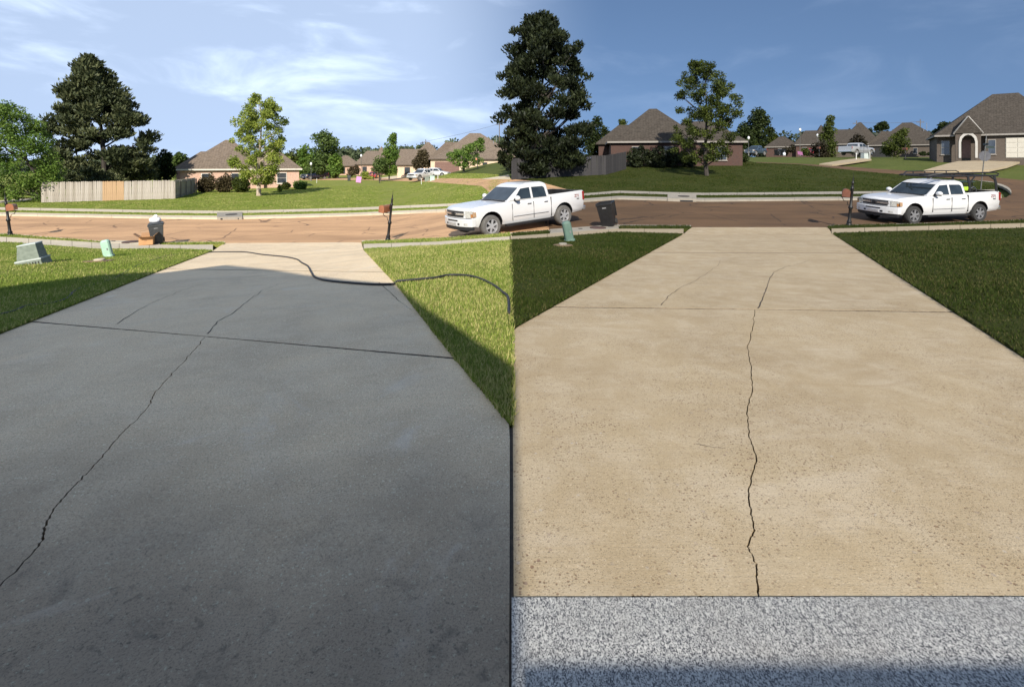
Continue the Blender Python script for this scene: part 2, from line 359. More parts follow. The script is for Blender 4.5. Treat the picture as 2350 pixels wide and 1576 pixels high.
def thing(name, label, cat, loc=(0, 0, 0), rz=0.0, group=None): return tag(empty(name, loc, rz), label, cat, group)
def copy_tree(o, parent=None, swap=None):
    c = o.copy(); COL.objects.link(c); c.parent = parent
    if swap and o.type == 'MESH' and o.data.materials and o.data.materials[0] and o.data.materials[0].name in swap:
        c.data = o.data.copy(); c.data.materials[0] = MATS[swap[o.data.materials[0].name]]
    for ch in list(o.children): copy_tree(ch, c, swap)
    return c
def face_yaw(p, k=1.0): return -math.atan2(p.x, p.y) * k

# ------------------------------------------------------------------ ground sheets
def inset(pts, d):
    n = len(pts); A = sum(pts[i][0] * pts[(i + 1) % n][1] - pts[(i + 1) % n][0] * pts[i][1] for i in range(n)); sg = 1 if A > 0 else -1; out = []
    for i in range(n):
        p0, p1, p2 = pts[i - 1], pts[i], pts[(i + 1) % n]
        e1 = Vector((p1[0] - p0[0], p1[1] - p0[1])); e2 = Vector((p2[0] - p1[0], p2[1] - p1[1]))
        if e1.length < 1e-7 or e2.length < 1e-7: out.append(p1); continue
        e1.normalize(); e2.normalize(); n1 = Vector((-e1.y, e1.x)) * sg; n2 = Vector((-e2.y, e2.x)) * sg
        b = n1 + n2
        if b.length < 1e-4: out.append((p1[0] + n1.x * d, p1[1] + n1.y * d)); continue
        b.normalize(); k = d / max(0.35, b.dot(n1)); out.append((p1[0] + b.x * k, p1[1] + b.y * k))
    return out
def plan(px, step=14):
    """pixel outline (or ('w', X, Y) world points) to plan coordinates, with the edges densified in the picture"""
    out = []; n = len(px)
    for i in range(n):
        a, b = px[i], px[(i + 1) % n]
        pa = (a[1], a[2]) if a[0] == 'w' else tuple(at(*a)[:2]); out.append(pa)
        if a[0] != 'w' and b[0] != 'w':
            k = int(math.hypot(b[0] - a[0], b[1] - a[1]) / step)
            for j in range(1, k + 1):
                t = j / (k + 1); out.append(tuple(at(a[0] + (b[0] - a[0]) * t, a[1] + (b[1] - a[1]) * t)[:2]))
    res = [out[0]]
    for p in out[1:]:
        if math.hypot(p[0] - res[-1][0], p[1] - res[-1][1]) > 0.004: res.append(p)
    return res
def sheet(name, pts, zoff, material, parent=None, skirt=0.15, sx=1.0, sy=1.0, gap=0.0, crown=None):
    if gap: pts = inset(pts, gap)
    bm = bmesh.new(); n_ = len(pts)
    cv, ce, cf, _a, _b, _c = delaunay_2d_cdt([Vector((p[0], p[1])) for p in pts], [(i, (i + 1) % n_) for i in range(n_)], [list(range(n_))], 1, 1e-5)
    bv = [bm.verts.new((v.x, v.y, 0)) for v in cv]
    for t_ in cf: bm.faces.new([bv[i] for i in t_])
    xs = [p[0] for p in pts]; ys = [p[1] for p in pts]
    def cuts(lo, hi, st):
        v = math.floor(lo / st) * st + st; r = []
        while v < hi: r.append(v); v += st * (1 + max(0, abs(v) - 30) / 40)
        return r
    for v in cuts(min(xs), max(xs), sx): bmesh.ops.bisect_plane(bm, geom=bm.verts[:] + bm.edges[:] + bm.faces[:], plane_co=(v, 0, 0), plane_no=(1, 0, 0))
    for v in cuts(min(ys), max(ys), sy): bmesh.ops.bisect_plane(bm, geom=bm.verts[:] + bm.edges[:] + bm.faces[:], plane_co=(0, v, 0), plane_no=(0, 1, 0))
    co = np.array([v.co[:2] for v in bm.verts]); z = terrain(co[:, 0], co[:, 1]) + zoff
    for v, h in zip(bm.verts, z): v.co.z = h
    bmesh.ops.recalc_face_normals(bm, faces=bm.faces[:])
    if sum(q.normal.z for q in bm.faces) < 0: bmesh.ops.reverse_faces(bm, faces=bm.faces[:])
    if skirt:
        be = [e for e in bm.edges if e.is_boundary]
        r = bmesh.ops.extrude_edge_only(bm, edges=be)
        for v in r['geom']:
            if isinstance(v, bmesh.types.BMVert): v.co.z -= skirt
    me = bpy.data.meshes.new(name); bm.to_mesh(me); bm.free()
    me.materials.append(MATS[material])
    return link(bpy.data.objects.new(name, me), parent)
def poly_fn(tab):
    xs = [a for a, b in tab]; ys = [b for a, b in tab]
    return lambda x: float(np.interp(x, xs, ys))
# ------------------------------------------------------------------ the outlines of road, kerbs and sidewalks
NE = poly_fn([(-900, 520), (20, 536), (220, 552), (400, 555), (516, 554), (830, 552), (1000, 546), (1420, 516), (1590, 517), (1900, 517), (2120, 512), (2350, 504), (3300, 470)])
SU = poly_fn([(-900, 528), (20, 545), (220, 557), (400, 563), (516, 562), (831, 561), (1000, 556), (1420, 526), (1590, 526), (1900, 526), (2350, 513), (3300, 476)])
SL = poly_fn([(-900, 539), (20, 557), (220, 572), (400, 572), (487, 575), (836, 573), (1000, 565), (1420, 534), (1566, 537), (1912, 536), (2350, 524), (3300, 486)])
FE = poly_fn([(-900, 474), (20, 492), (340, 498), (520, 500), (800, 493), (1060, 482), (1420, 454), (1560, 458), (1620, 459), (1940, 456), (2200, 453), (2300, 451), (3300, 430)])
def band(f, g, x0, x1, step=14):
    xs = list(np.arange(x0, x1, step)) + [x1]
    return [(x, f(x)) for x in xs] + [(x, g(x)) for x in reversed(xs)]
def band_plan(f, g, x0, x1, step=14):
    return [tuple(at(*p)[:2]) for p in band(f, g, x0, x1, step)]

# base ground, reaching the horizon
gx = np.unique(np.concatenate([np.linspace(-45, 50, 96), -np.geomspace(45, 900, 26), np.geomspace(50, 900, 26)]))
gy = np.unique(np.concatenate([np.linspace(-40, 60, 101), np.geomspace(60, 1400, 60)]))
GX, GY = np.meshgrid(gx, gy); GZ = terrain(GX, GY) - 0.34
vs = np.stack([GX.ravel(), GY.ravel(), GZ.ravel()], 1); nx = len(gx)
fs = [(j * nx + i, j * nx + i + 1, (j + 1) * nx + i + 1, (j + 1) * nx + i) for j in range(len(gy) - 1) for i in range(nx - 1)]
tag(mesh_obj('ground', vs.tolist(), fs, 'field_green', smooth_=True), kind='structure')

# road: one surface, bright left and dim right exposures painted as tan and brown
NEr = lambda x: NE(x) + 1.5
FEr = lambda x: FE(x) - 1.5
tag(sheet('road_left', band_plan(FEr, NEr, -900, 1260), -0.12, 'road_tan', skirt=0.1), kind='structure')
corner = [(2310, 449), (2322, 440), (2316, 431), (2300, 424), (2276, 418), (2240, 414)]
tag(sheet('road_right', plan([(1260, FEr(1260))] + [(x, FEr(x)) for x in range(1300, 2300, 40)] + corner + [(2140, 406), (2050, 399), (2010, 396), (1950, 390), (1900, 384), (1830, 377), (1735, 373), (1735, 370), (1830, 373.6), (1900, 377.5), (1960, 381), (2010, 385), (2090, 390), (2220, 398), (2350, 411), (2700, 430), (3300, 440)] + [(x, NEr(x)) for x in range(3300, 1260, -40)] + [(1260, NEr(1260))]), -0.115, 'road_dim', skirt=0.1), kind='structure')
tag(sheet('road_far_left', plan([(560, 410), (690, 410.5), (830, 409), (980, 409.5), (1090, 411), (1172, 412), (1240, 419), (1300, 436), (1312, FE(1312)), (1122, FE(1122)), (1128, 446), (1105, 428), (980, 418), (830, 413.5), (690, 414), (560, 413)]), 0.05, 'road_tan', skirt=0.2, sx=2, sy=2), kind='structure')

# kerbs and sidewalks, slab by slab
def slabs(parent_name, child, f, g, x0, x1, zoff, material, length, skirt=0.2, gap=0.007):
    par = tag(empty(parent_name), kind='structure'); mid = lambda x: at(x, (f(x) + g(x)) / 2)
    xs = np.arange(x0, x1 + 1, 3.0); P = [mid(x) for x in xs]; s = [0.0]
    for a, b in zip(P, P[1:]): s.append(s[-1] + (b - a).length)
    k = max(1, round(s[-1] / length)); cut = np.interp(np.linspace(0, s[-1], k + 1), s, xs)
    for a, b in zip(cut, cut[1:]):
        sheet(child, band_plan(f, g, a, b, 12), zoff + random.uniform(-0.004, 0.004), material, par, skirt, 1.5, 1.5, gap)
    return par
off = lambda f, d: (lambda x: f(x) + d)
slabs('kerb_near_left', 'kerb_stone', off(NE, 0), off(NE, 2.6), -300, 516, 0.0, 'sidewalk_pale', 3.0, gap=0.004)
slabs('gutter_left', 'kerb_stone', off(NE, 0), off(NE, 4), 516, 830, -0.10, 'sidewalk_pale', 3.0, gap=0.004)
slabs('kerb_near_middle', 'kerb_stone', off(NE, 0), off(NE, 2.6), 830, 1250, 0.0, 'sidewalk_pale', 3.0, gap=0.004)
slabs('kerb_near_centre', 'kerb_stone', off(NE, 0), off(NE, 2.6), 1250, 1588, 0.0, 'sidewalk_grey', 3.0, gap=0.004)
slabs('gutter_right', 'kerb_stone', off(NE, 0), off(NE, 4.5), 1588, 1902, -0.10, 'sidewalk_tan', 3.0, gap=0.004)
slabs('kerb_near_right', 'kerb_stone', off(NE, 0), off(NE, 2.2), 1902, 2700, 0.0, 'sidewalk_grey', 3.0, gap=0.004)
slabs('kerb_far_left', 'kerb_stone', off(FE, -4.5), off(FE, 0), -300, 1142, 0.0, 'sidewalk_pale', 3.0, gap=0.004)
slabs('kerb_far_right', 'kerb_stone', off(FE, -4.5), off(FE, 0), 1318, 2300, 0.0, 'sidewalk_grey', 3.0, gap=0.004)
slabs('kerb_corner', 'kerb_stone', poly_fn([(2210, 411.5), (2276, 417), (2300, 423), (2316, 430), (2322, 439)]), poly_fn([(2210, 414), (2276, 420), (2300, 427.5), (2316, 436), (2322, 446)]), 2210, 2321, 0.0, 'sidewalk_grey', 2.0, gap=0.004)
slabs('sidewalk_far_left', 'slab', off(FE, -15), off(FE, -9), -300, 1130, 0.03, 'sidewalk_pale', 2.4)
slabs('sidewalk_far_right', 'slab', off(FE, -15.5), off(FE, -10), 1322, 2290, 0.03, 'sidewalk_grey', 2.0)
slabs('sidewalk_near_left', 'slab', SU, SL, -300, 489, 0.02, 'sidewalk_pale', 1.6)
slabs('sidewalk_near_middle', 'slab', SU, SL, 834, 1172, 0.02, 'sidewalk_pale', 1.6)
slabs('sidewalk_near_centre', 'slab', SU, SL, 1173, 1570, 0.02, 'sidewalk_tan', 1.6)
slabs('sidewalk_near_right', 'slab', SU, SL, 1908, 2700, 0.02, 'sidewalk_tan', 1.6)

# lawns
GRASS = []
def lawn_sheet(name, pts, material, zoff=0.03, **k):
    o = tag(sheet(name, pts, zoff, material, **k), kind='structure'); GRASS.append((name, pts, material)); return o
def verge(name, x0, x1, f, g, material):
    lawn_sheet(name, plan([(x0 + 6, f(x0))] + [(x, f(x)) for x in np.arange(x0 + 16, x1 - 10, 14)] + [(x1 - 6, f(x1)), (x1, (f(x1) + g(x1)) / 2), (x1 - 4, g(x1))] + [(x, g(x)) for x in np.arange(x1 - 16, x0 + 10, -14)] + [(x0 + 4, g(x0)), (x0, (f(x0) + g(x0)) / 2)]), material)
NK = off(NE, 2.8)
verge('verge_near_left', -300, 252, NK, off(SU, -.4), 'lawn_light')
verge('verge_near_drive', 366, 516, NK, off(SU, -.4), 'lawn_light')
verge('verge_near_middle', 831, 1172, NK, off(SU, -.4), 'lawn_light')
verge('verge_near_centre', 1174, 1262, NK, off(SU, -.4), 'lawn_dim')
verge('verge_near_bin', 1420, 1587, NK, off(SU, -.4), 'lawn_dim')
verge('verge_near_right', 1900, 2700, off(NE, 2.4), off(SU, -.4), 'lawn_dim')
verge('verge_far_left', -300, 1138, off(FE, -8.8), off(FE, -4.8), 'lawn_light')
verge('verge_far_right', 1322, 2290, off(FE, -9.8), off(FE, -4.8), 'lawn_dim')
SLx = lambda a, b: [(x, SL(x) + .4) for x in np.arange(a, b, 20)]
LEDGE = [(487, 576), (365, 622), (240, 672), (120, 719), (20, 758), (-200, 845), (-640, 1020)]       # left edge of the left drive
MEDGE = [(836, 574), (910, 652), (975, 733), (1045, 822), (1110, 897), (1171, 972)]                  # right edge of the left drive
REDGE = [(1566, 538), (1480, 585), (1380, 641), (1280, 697), (1174, 756)]                            # left edge of the right drive
XEDGE = [(1912, 537), (2010, 600), (2120, 671), (2230, 742), (2330, 807), (2700, 1046), (3200, 1370)]
lawn_sheet('lawn_left', plan(SLx(-900, 480) + LEDGE + [(-900, 1020)]), 'lawn_light')
lawn_sheet('lawn_middle', plan(SLx(842, 1168) + [(1171, SL(1171) + .4), (1173, 620), (1170, 680), (1172, 760), (1171, 860)] + MEDGE[::-1]), 'lawn_light')
lawn_sheet('lawn_centre', plan([(1172.4, SL(1172) + .4)] + SLx(1190, 1560) + REDGE + [(1171.5, 680), (1174.5, 620)]), 'lawn_dim')
lawn_sheet('lawn_right', plan(SLx(1920, 3300) + [(3300, 1370)] + XEDGE[::-1]), 'lawn_dim')
lawn_sheet('lawn_far_left', plan([(x, FE(x) - 15) for x in range(-900, 1140, 40)] + [(1150, 446), (1172, 412), (1168, 403), (1100, 399), (700, 399), (200, 399), (-900, 399)], 40), 'lawn_light', sx=2, sy=2)
lawn_sheet('lawn_far_right', plan([(1320, FE(1320) - 15.5)] + [(x, FE(x) - 15.5) for x in range(1340, 2280, 40)] + [(2290, 430), (2282, 420), (2240, 415), (2140, 407), (2050, 400), (2010, 397), (1950, 391), (1900, 385), (1830, 378), (1735, 374), (1700, 367), (1400, 367), (1180, 367), (1174, 400), (1240, 420), (1300, 436)], 40), 'lawn_dim', sx=2, sy=2)

# driveways, split at their joints and along the long crack of each
def jag(px, amp, seed, n=7):
    rn = random.Random(seed); out = []
    for a, b in zip(px, px[1:]):
        for j in range(n):
            t = j / n; s = 1 if j == 0 else 1
            out.append((a[0] + (b[0] - a[0]) * t + rn.uniform(-amp, amp) * s, a[1] + (b[1] - a[1]) * t + rn.uniform(-amp, amp) * .5 * s))
    return out + [px[-1]]
def pl(px): return [tuple(at(*p)[:2]) for p in px]
def sh(P, d): return [(p[0] + d * random.uniform(.75, 1.2), p[1]) for p in P]
def join_plan(*parts):
    res = []
    for seg in parts:
        for p in seg:
            if not res or math.hypot(p[0] - res[-1][0], p[1] - res[-1][1]) > 0.003: res.append(p)
    if math.hypot(res[0][0] - res[-1][0], res[0][1] - res[-1][1]) < 0.003: res.pop()
    return res
def line(a, b, step=12):
    k = max(1, int(math.hypot(b[0] - a[0], b[1] - a[1]) / step)); return [(a[0] + (b[0] - a[0]) * i / k, a[1] + (b[1] - a[1]) * i / k) for i in range(k + 1)]
def dn(p, d): return (p[0], p[1] + d)
def jl(a, b, seed):
    rn = random.Random(seed); L_ = line(a, b, 9); return [L_[0]] + [(x, y + rn.uniform(-.25, .25)) for x, y in L_[1:-1]] + [L_[-1]]
def jl2(a, b, seed):
    rn = random.Random(seed); L_ = line(a, b, 7); return [L_[0]] + [(x, y + rn.gauss(0, .8) - (rn.random() < .06) * rn.uniform(1, 4)) for x, y in L_[1:-1]] + [L_[-1]]
def chain(px, step=12):
    out = []
    for a, b in zip(px, px[1:]): out += line(a, b, step)[:-1]
    return out + [px[-1]]
dl = tag(empty('driveway_left'), kind='structure')
Lx = lambda y: float(np.interp(y, [p[1] for p in LEDGE], [p[0] for p in LEDGE])) + 1.5
Mx = lambda y: float(np.interp(y, [p[1] for p in MEDGE], [p[0] for p in MEDGE])) - 1.0
K = dict(skirt=0.14, sx=0.5, sy=0.5, gap=0.008)
GC = 'grimy_concrete'
a0, a1 = (489, 575), (835, 573)
sheet('slab', plan([(516, 558)] + [(x, NE(x) + 4) for x in range(530, 830, 20)] + [(829, 557), a1] + line(a1, a0)[1:-1] + [a0, (502, 566)]), 0.0, GC, dl, **K)
b0, b1 = (Lx(617), 617), (Mx(624), 624)
sheet('slab', join_plan(pl(line(a0, a1)), pl([(Mx(y), y) for y in range(576, 624, 8)]), pl(line(dn(b1, -.45), dn(b0, -.45))), pl([(Lx(y), y) for y in range(610, 576, -8)])), 0.0, GC, dl, **K)
c0, c1 = (Lx(738), 738), (Mx(822), 822)
sheet('slab', join_plan(pl(line(dn(b0, .45), dn(b1, .45))), pl([(Mx(y), y) for y in range(630, 820, 10)]), pl(jl(dn(c1, -1.1), dn(c0, -.8), 61)), pl([(Lx(y), y) for y in range(730, 618, -10)])), 0.0, GC, dl, **K)
crackL = jag([(473, 771), (452, 795), (422, 828), (385, 868), (352, 902), (342, 932), (300, 975), (262, 1012), (228, 1055), (192, 1093), (150, 1136), (120, 1172), (102, 1210), (98, 1238), (60, 1284), (22, 1322), (-60, 1400), (-160, 1500)], 2.6, 3)
crackL[0] = (473, 771)
ck = pl(crackL)
cend = ck[-1]; tail = [(cend[0], cend[1] * 0.9), (-1.9, -3.5)]
sheet('slab', join_plan(pl(jl((473, 772), dn(c1, 1.1), 62)), pl([(Mx(y), y) for y in range(830, 972, 10)]), pl([(1171, 974), (1173, 1010), (1174, 1300), (1174, 1600)]), [(-0.001, -3.5)], sh(tail[::-1], -.005), sh(ck[::-1], -.005)), 0.0, GC, dl, **K)
sheet('slab', join_plan(pl(jl(dn(c0, .8), (473, 772), 63)), sh(ck, .005), sh(tail, .004), [(-9, -3.5)], pl([(-640, 1020)]), pl([(Lx(y), y) for y in range(1000, 740, -12)])), 0.0, GC, dl, **K)

dr = tag(empty('driveway_right'), kind='structure')
Rx = lambda y: float(np.interp(y, [p[1] for p in REDGE], [p[0] for p in REDGE])) + 1.2 if y <= 756 else 1174.2
Xx = lambda y: float(np.interp(y, [p[1] for p in XEDGE], [p[0] for p in XEDGE])) - 1.2
WC = 'washed_concrete'
a0, a1 = (1568, 537), (1911, 536)
sheet('slab', plan([(1586, 522)] + [(x, NE(x) + 4.5) for x in range(1600, 1895, 20)] + [(1900, 522), a1] + line(a1, a0)[1:-1] + [a0]), 0.0, WC, dr, **K)
b0, b1 = (Rx(579), 579), (Xx(581), 581)
sheet('slab', join_plan(pl(line(a0, a1)), pl([(Xx(y), y) for y in range(540, 581, 8)]), pl(line(dn(b1, -.45), dn(b0, -.45))), pl([(Rx(y), y) for y in range(571, 539, -8)])), 0.0, WC, dr, **K)
c0, c1 = (Rx(704), 704), (Xx(716), 716)
sheet('slab', join_plan(pl(line(dn(b0, .45), dn(b1, .45))), pl([(Xx(y), y) for y in range(588, 714, 10)]), pl(jl(dn(c1, -.8), dn(c0, -.8), 64)), pl([(Rx(y), y) for y in range(694, 584, -10)])), 0.0, WC, dr, **K)
ctop, cbot = (1732, 710), (1742, 1373)
S = lambda x, y: (x * 1.005, y * 1.005 + 14)
crackR = jag([ctop, S(1718, 740), S(1707, 780), S(1716, 830), S(1718, 870), S(1706, 930), S(1712, 985), S(1728, 1030), S(1714, 1085), S(1708, 1115), S(1716, 1160), S(1722, 1195), S(1707, 1232), S(1726, 1272), S(1728, 1300), cbot], 2.0, 5)
crackR[0] = ctop
ck = pl(crackR)
d0, d1 = (1174.2, 1373), (3200, 1371)
sheet('slab', join_plan(pl(jl(ctop, dn(c1, .8), 65)), pl([(Xx(y), y) for y in range(726, 1366, 12)]), pl(jl2(d1, cbot, 71)), sh(ck[::-1], -.005)), 0.0, WC, dr, **K)
sheet('slab', join_plan(pl(jl(dn(c0, .8), ctop, 66)), sh(ck, .005), pl(jl2(cbot, d0, 72)), pl([(Rx(y), y) for y in range(1360, 710, -12)])), 0.0, WC, dr, **K)
g0 = at(1174.2, 1377)
tag(sheet('garage_floor', join_plan(pl(line((1174.2, 1377), (3200, 1375), 40)), [(9, -6), (0.004, -6)]), 0.012, 'flake_epoxy', skirt=0.14, sx=1, sy=1), kind='structure')
# finer cracks that end inside a slab: thin ribbons of open crack
mat('crack_dark', (0.05, 0.04, 0.03), (0.02, 0.017, 0.014), 30, 0.95)
def crack(px, w, seed, parent, amp=1.6):
    P = [at(*p) for p in jag(px, amp, seed, 5)]; vs = []; fs = []
    for i, p in enumerate(P):
        t = (P[min(i + 1, len(P) - 1)] - P[max(i - 1, 0)]); nrm = Vector((-t.y, t.x, 0)).normalized(); t_ = i / (len(P) - 1)
        k = w * (1 - 0.75 * t_) * random.uniform(.5, 1.3) / 2
        vs += [on(*(p + nrm * k)[:2], 0.004), on(*(p - nrm * k)[:2], 0.004)]
        if i: fs.append((2 * i - 2, 2 * i - 1, 2 * i + 1, 2 * i))
    return mesh_obj('crack', vs, fs, 'crack_dark', parent)
crack([(476, 766), (500, 738), (545, 712), (572, 688), (600, 668), (640, 652), (690, 640)], 0.011, 11, dl)
crack([(268, 744), (310, 716), (352, 694), (405, 672), (470, 650), (510, 640)], 0.009, 12, dl)
crack([(870, 648), (900, 676), (920, 694), (945, 712)], 0.012, 13, dl)
crack([S(1732, 690), S(1745, 660), S(1752, 640), S(1765, 608), S(1800, 594), S(1832, 588), S(1850, 579)], 0.014, 14, dr)
crack([S(1508, 684), S(1525, 664), S(1550, 645), S(1582, 630), S(1612, 612), S(1640, 592), S(1646, 578)], 0.010, 15, dr)
crack([S(1590, 1000), S(1640, 1010), S(1670, 1008)], 0.004, 16, dr)

def joint(a, b, parent, w):
    P = [at(*q) for q in line(a, b, 20)]; vs = []; fs = []
    for i, p in enumerate(P):
        t = (P[min(i + 1, len(P) - 1)] - P[max(i - 1, 0)]); nrm = Vector((-t.y, t.x, 0)).normalized()
        vs += [on(*(p + nrm * w)[:2], -.004), on(*(p - nrm * w)[:2], -.004)]
        if i: fs.append((2 * i - 2, 2 * i - 1, 2 * i + 1, 2 * i))
    return mesh_obj('joint_filler', vs, fs, 'crack_dark', parent)
for q, par, w in ((((Lx(738), 738), (Mx(822), 822)), dl, .07), (((Lx(617), 617), (Mx(624), 624)), dl, .07), (((489, 575), (835, 573)), dl, .05), (((Rx(704), 704), (Xx(716), 716)), dr, .07), (((Rx(579), 579), (Xx(581), 581)), dr, .07), (((1568, 537), (1911, 536)), dr, .05), (((1174.2, 1375), (2900, 1374)), dr, .03), (((1173.6, 980), (1174, 1600)), dr, .03)): joint(q[0], q[1], par, w)
# ------------------------------------------------------------------ grass blades on the lawns (uncountable: one object per lawn)
def in_poly(px, py, poly):
    poly = np.asarray(poly); inside = np.zeros(len(px), bool); j = len(poly) - 1
    for i in range(len(poly)):
        xi, yi = poly[i]; xj, yj = poly[j]
        c = ((yi > py) != (yj > py)) & (px < (xj - xi) * (py - yi) / ((yj - yi) if yj != yi else 1e-12) + xi); inside ^= c; j = i
    return inside
def vnoise(x, y, seed):
    r = np.random.default_rng(seed); t = np.zeros_like(x)
    for k in range(5):
        a = r.uniform(0, 6.28); f = 0.7 * 1.9 ** k; p = r.uniform(0, 6.28, 2)
        u = x * math.cos(a) - y * math.sin(a); v = x * math.sin(a) + y * math.cos(a)
        t += np.sin(u * f + p[0] + 1.3 * np.sin(v * f * .7)) * np.sin(v * f * 1.1 + p[1]) / 1.35 ** k
    return t
def grass(name, poly, material, dens, h=(0.035, 0.075), w=0.0036, seed=1, ymin=0, ymax=60, xlim=(-60, 60), dryness=0.0, label=''):
    r = np.random.default_rng(seed); P = np.asarray(inset(poly, -0.035))
    lo = np.maximum(P.min(0), (xlim[0], ymin)); hi = np.minimum(P.max(0), (xlim[1], ymax))
    A = (hi[0] - lo[0]) * (hi[1] - lo[1]); n = int(A * dens(max(lo[1], 2.0)))
    n = min(n, 2600000); x = r.uniform(lo[0], hi[0], n); y = r.uniform(lo[1], hi[1], n)
    vis = np.abs(x) < (y * 1.12 + 1.5)
    keep = (r.uniform(0, 1, n) < dens(y) / dens(max(lo[1], 2.0))) & vis; x, y = x[keep], y[keep]
    k = in_poly(x, y, P); x, y = x[k], y[k]; n = len(x)
    if n == 0: return None
    z = terrain(x, y) + 0.02; a = r.uniform(0, 6.283, n); d = np.maximum(y, 2)
    hh = r.uniform(h[0], h[1], n) * (1 + 0.25 * vnoise(x, y, seed + 5)); ww = w * (1 + d / 7.0) * r.uniform(.7, 1.3, n)
    lean = r.uniform(0.1, 1.0, n) * hh; b = a + r.normal(1.57, .5, n)
    dx, dy = np.cos(a) * ww, np.sin(a) * ww; lx, ly = np.cos(b) * lean, np.sin(b) * lean
    V = np.empty((n, 3, 3), np.float32)
    V[:, 0] = np.stack([x - dx, y - dy, z], 1); V[:, 1] = np.stack([x + dx, y + dy, z], 1); V[:, 2] = np.stack([x + lx, y + ly, z + hh], 1)
    me = bpy.data.meshes.new(name); me.vertices.add(n * 3); me.vertices.foreach_set('co', V.ravel())
    me.loops.add(n * 3); me.loops.foreach_set('vertex_index', np.arange(n * 3, dtype=np.int32))
    me.polygons.add(n); me.polygons.foreach_set('loop_start', np.arange(0, n * 3, 3, dtype=np.int32))
    try: me.polygons.foreach_set('loop_total', np.full(n, 3, np.int32))
    except Exception: pass
    t = r.uniform(0.0, 0.72, n); m = vnoise(x, y, seed + 9)
    dry = r.uniform(0, 1, n) < np.clip(0.13 + dryness + 0.17 * m, 0.02, 0.75); t = np.where(dry, r.uniform(.86, 1, n), t)
    at_ = me.attributes.new('tint', 'FLOAT', 'FACE'); at_.data.foreach_set('value', t.astype(np.float32))
    me.materials.append(MATS[material]); me.update(); me.validate()
    return tag(link(bpy.data.objects.new(name, me)), label, 'grass', kind='stuff')
GP = {g[0]: g[1] for g in GRASS}
nd = lambda k, c: (lambda y: np.minimum(c, k / np.maximum(y, 1.0) ** 1.25))
grass('grass', GP['lawn_middle'], 'grass_light', nd(38000, 6500), seed=21, h=(.02, .062), dryness=0.32, label='sunlit yellow green grass between the grey driveway and the dark lawn')
grass('grass', GP['lawn_left'], 'grass_light', nd(28000, 3600), seed=22, h=(.02, .060), dryness=0.10, label='bright green grass left of the grey driveway')
grass('grass', GP['lawn_centre'], 'grass_dim', nd(32000, 4200), seed=23, h=(.02, .060), dryness=.07, label='dark green grass beside the tan driveway with the mint pedestal')
grass('grass', GP['lawn_right'], 'grass_dim', nd(32000, 4200), seed=24, h=(.02, .060), dryness=0.10, label='dark green grass right of the tan driveway')
for i, (nm, lb) in enumerate([('verge_near_left', 'light grass strip by the road at the far left'), ('verge_near_drive', 'light grass strip by the road right of the bagged bin'), ('verge_near_middle', 'light grass strip by the road under the left mailbox'), ('verge_near_centre', 'short dark grass strip left of the open bin'), ('verge_near_bin', 'dark grass strip by the road right of the open bin'), ('verge_near_right', 'dark grass strip by the road below the rack truck')]):
    grass('grass', GP[nm], 'grass_light' if i < 3 else 'grass_dim', nd(20000, 1500), h=(.035, .07), seed=30 + i, dryness=.05, label=lb)
fd = lambda y: np.minimum(220, 330000 / np.maximum(y, 1.0) ** 2.1)
grass('grass', GP['lawn_far_left'], 'grass_light', fd, h=(.022, .045), w=.008, seed=41, ymax=75, dryness=.05, label='bright lawn grass across the road below the brick house')
grass('grass', GP['lawn_far_right'], 'grass_dim', fd, h=(.022, .045), w=.008, seed=42, ymax=75, label='dark lawn grass across the road around the young shade tree')
grass('grass', GP['verge_far_left'], 'grass_light', fd, h=(.022, .045), w=.008, seed=43, ymax=75, label='light grass strip along the far kerb on the left')
grass('grass', GP['verge_far_right'], 'grass_dim', fd, h=(.022, .045), w=.008, seed=44, ymax=75, label='dark grass strip along the far kerb on the right')

# ------------------------------------------------------------------ the houses whose garages the camera looks out of (unseen behind the camera, shaped to cast the shade edges)
mat('home_brick', (0.30, 0.18, 0.13), (0.22, 0.12, 0.09), 8, 0.9); mat('home_roof', (0.10, 0.09, 0.08), (0.07, 0.065, 0.06), 12, 0.95)  # both only for the unseen houses that cast the shade edges
mat('home_white', (0.75, 0.73, 0.68), (0.68, 0.66, 0.62), 5, 0.6)
TE = math.tan(R(SUN_EL)); Y0 = -3.6
def roof_point(x, y):
    p = at(x, y); return (p.x, p.z + (p.y - Y0) * TE)
sil = [roof_point(*q) for q in [(-500, 745), (-200, 700), (20, 662), (130, 648), (240, 634), (365, 627), (520, 608), (620, 618), (700, 631), (800, 642), (905, 651), (985, 716), (1060, 762), (1172, 846)]]  # roof outline traced back from the wanted shadow edge
sil[-1] = (0.03, sil[-1][1])
hm = thing('home', 'house behind the camera that shades the grey driveway', 'house', (0, 0, 0))
MB().prism([(sil[0][0], -0.3)] + [(sil[0][0], sil[0][1] - .25)] + [(0.02, sil[-1][1] - .25), (0.02, -0.3)], Y0 - 9, Y0 - .02, 'Y').build('wall', 'home_brick', hm)
MB().prism([(sil[0][0], sil[0][1] - .25)] + sil + [(0.03, sil[-1][1] - .25)], Y0 - 9.4, Y0, 'Y').build('roof', 'home_roof', hm)  # unseen roof, there to cast the shadow edge
MB().box((-5.2, Y0 - .01, 1.1), (4.9, .06, 2.2)).build('garage_door', 'home_white', hm)
hr = thing('home', 'low house behind the camera that shades the speckled floor', 'house', (0, 0, 0))
gp = at(1700, 1522); hz = (gp.y + 1.7) * TE
MB().prism([(0.06, -.3), (0.06, hz - .02), (14, hz - .02), (14, -.3)], -9, -8.5, 'Y').build('back_wall', 'home_brick', hr)
MB().prism([(13.5, -.3), (13.5, hz - .02), (14, hz - .02), (14, -.3)], -8.49, -1.75, 'Y').build('side_wall', 'home_brick', hr)
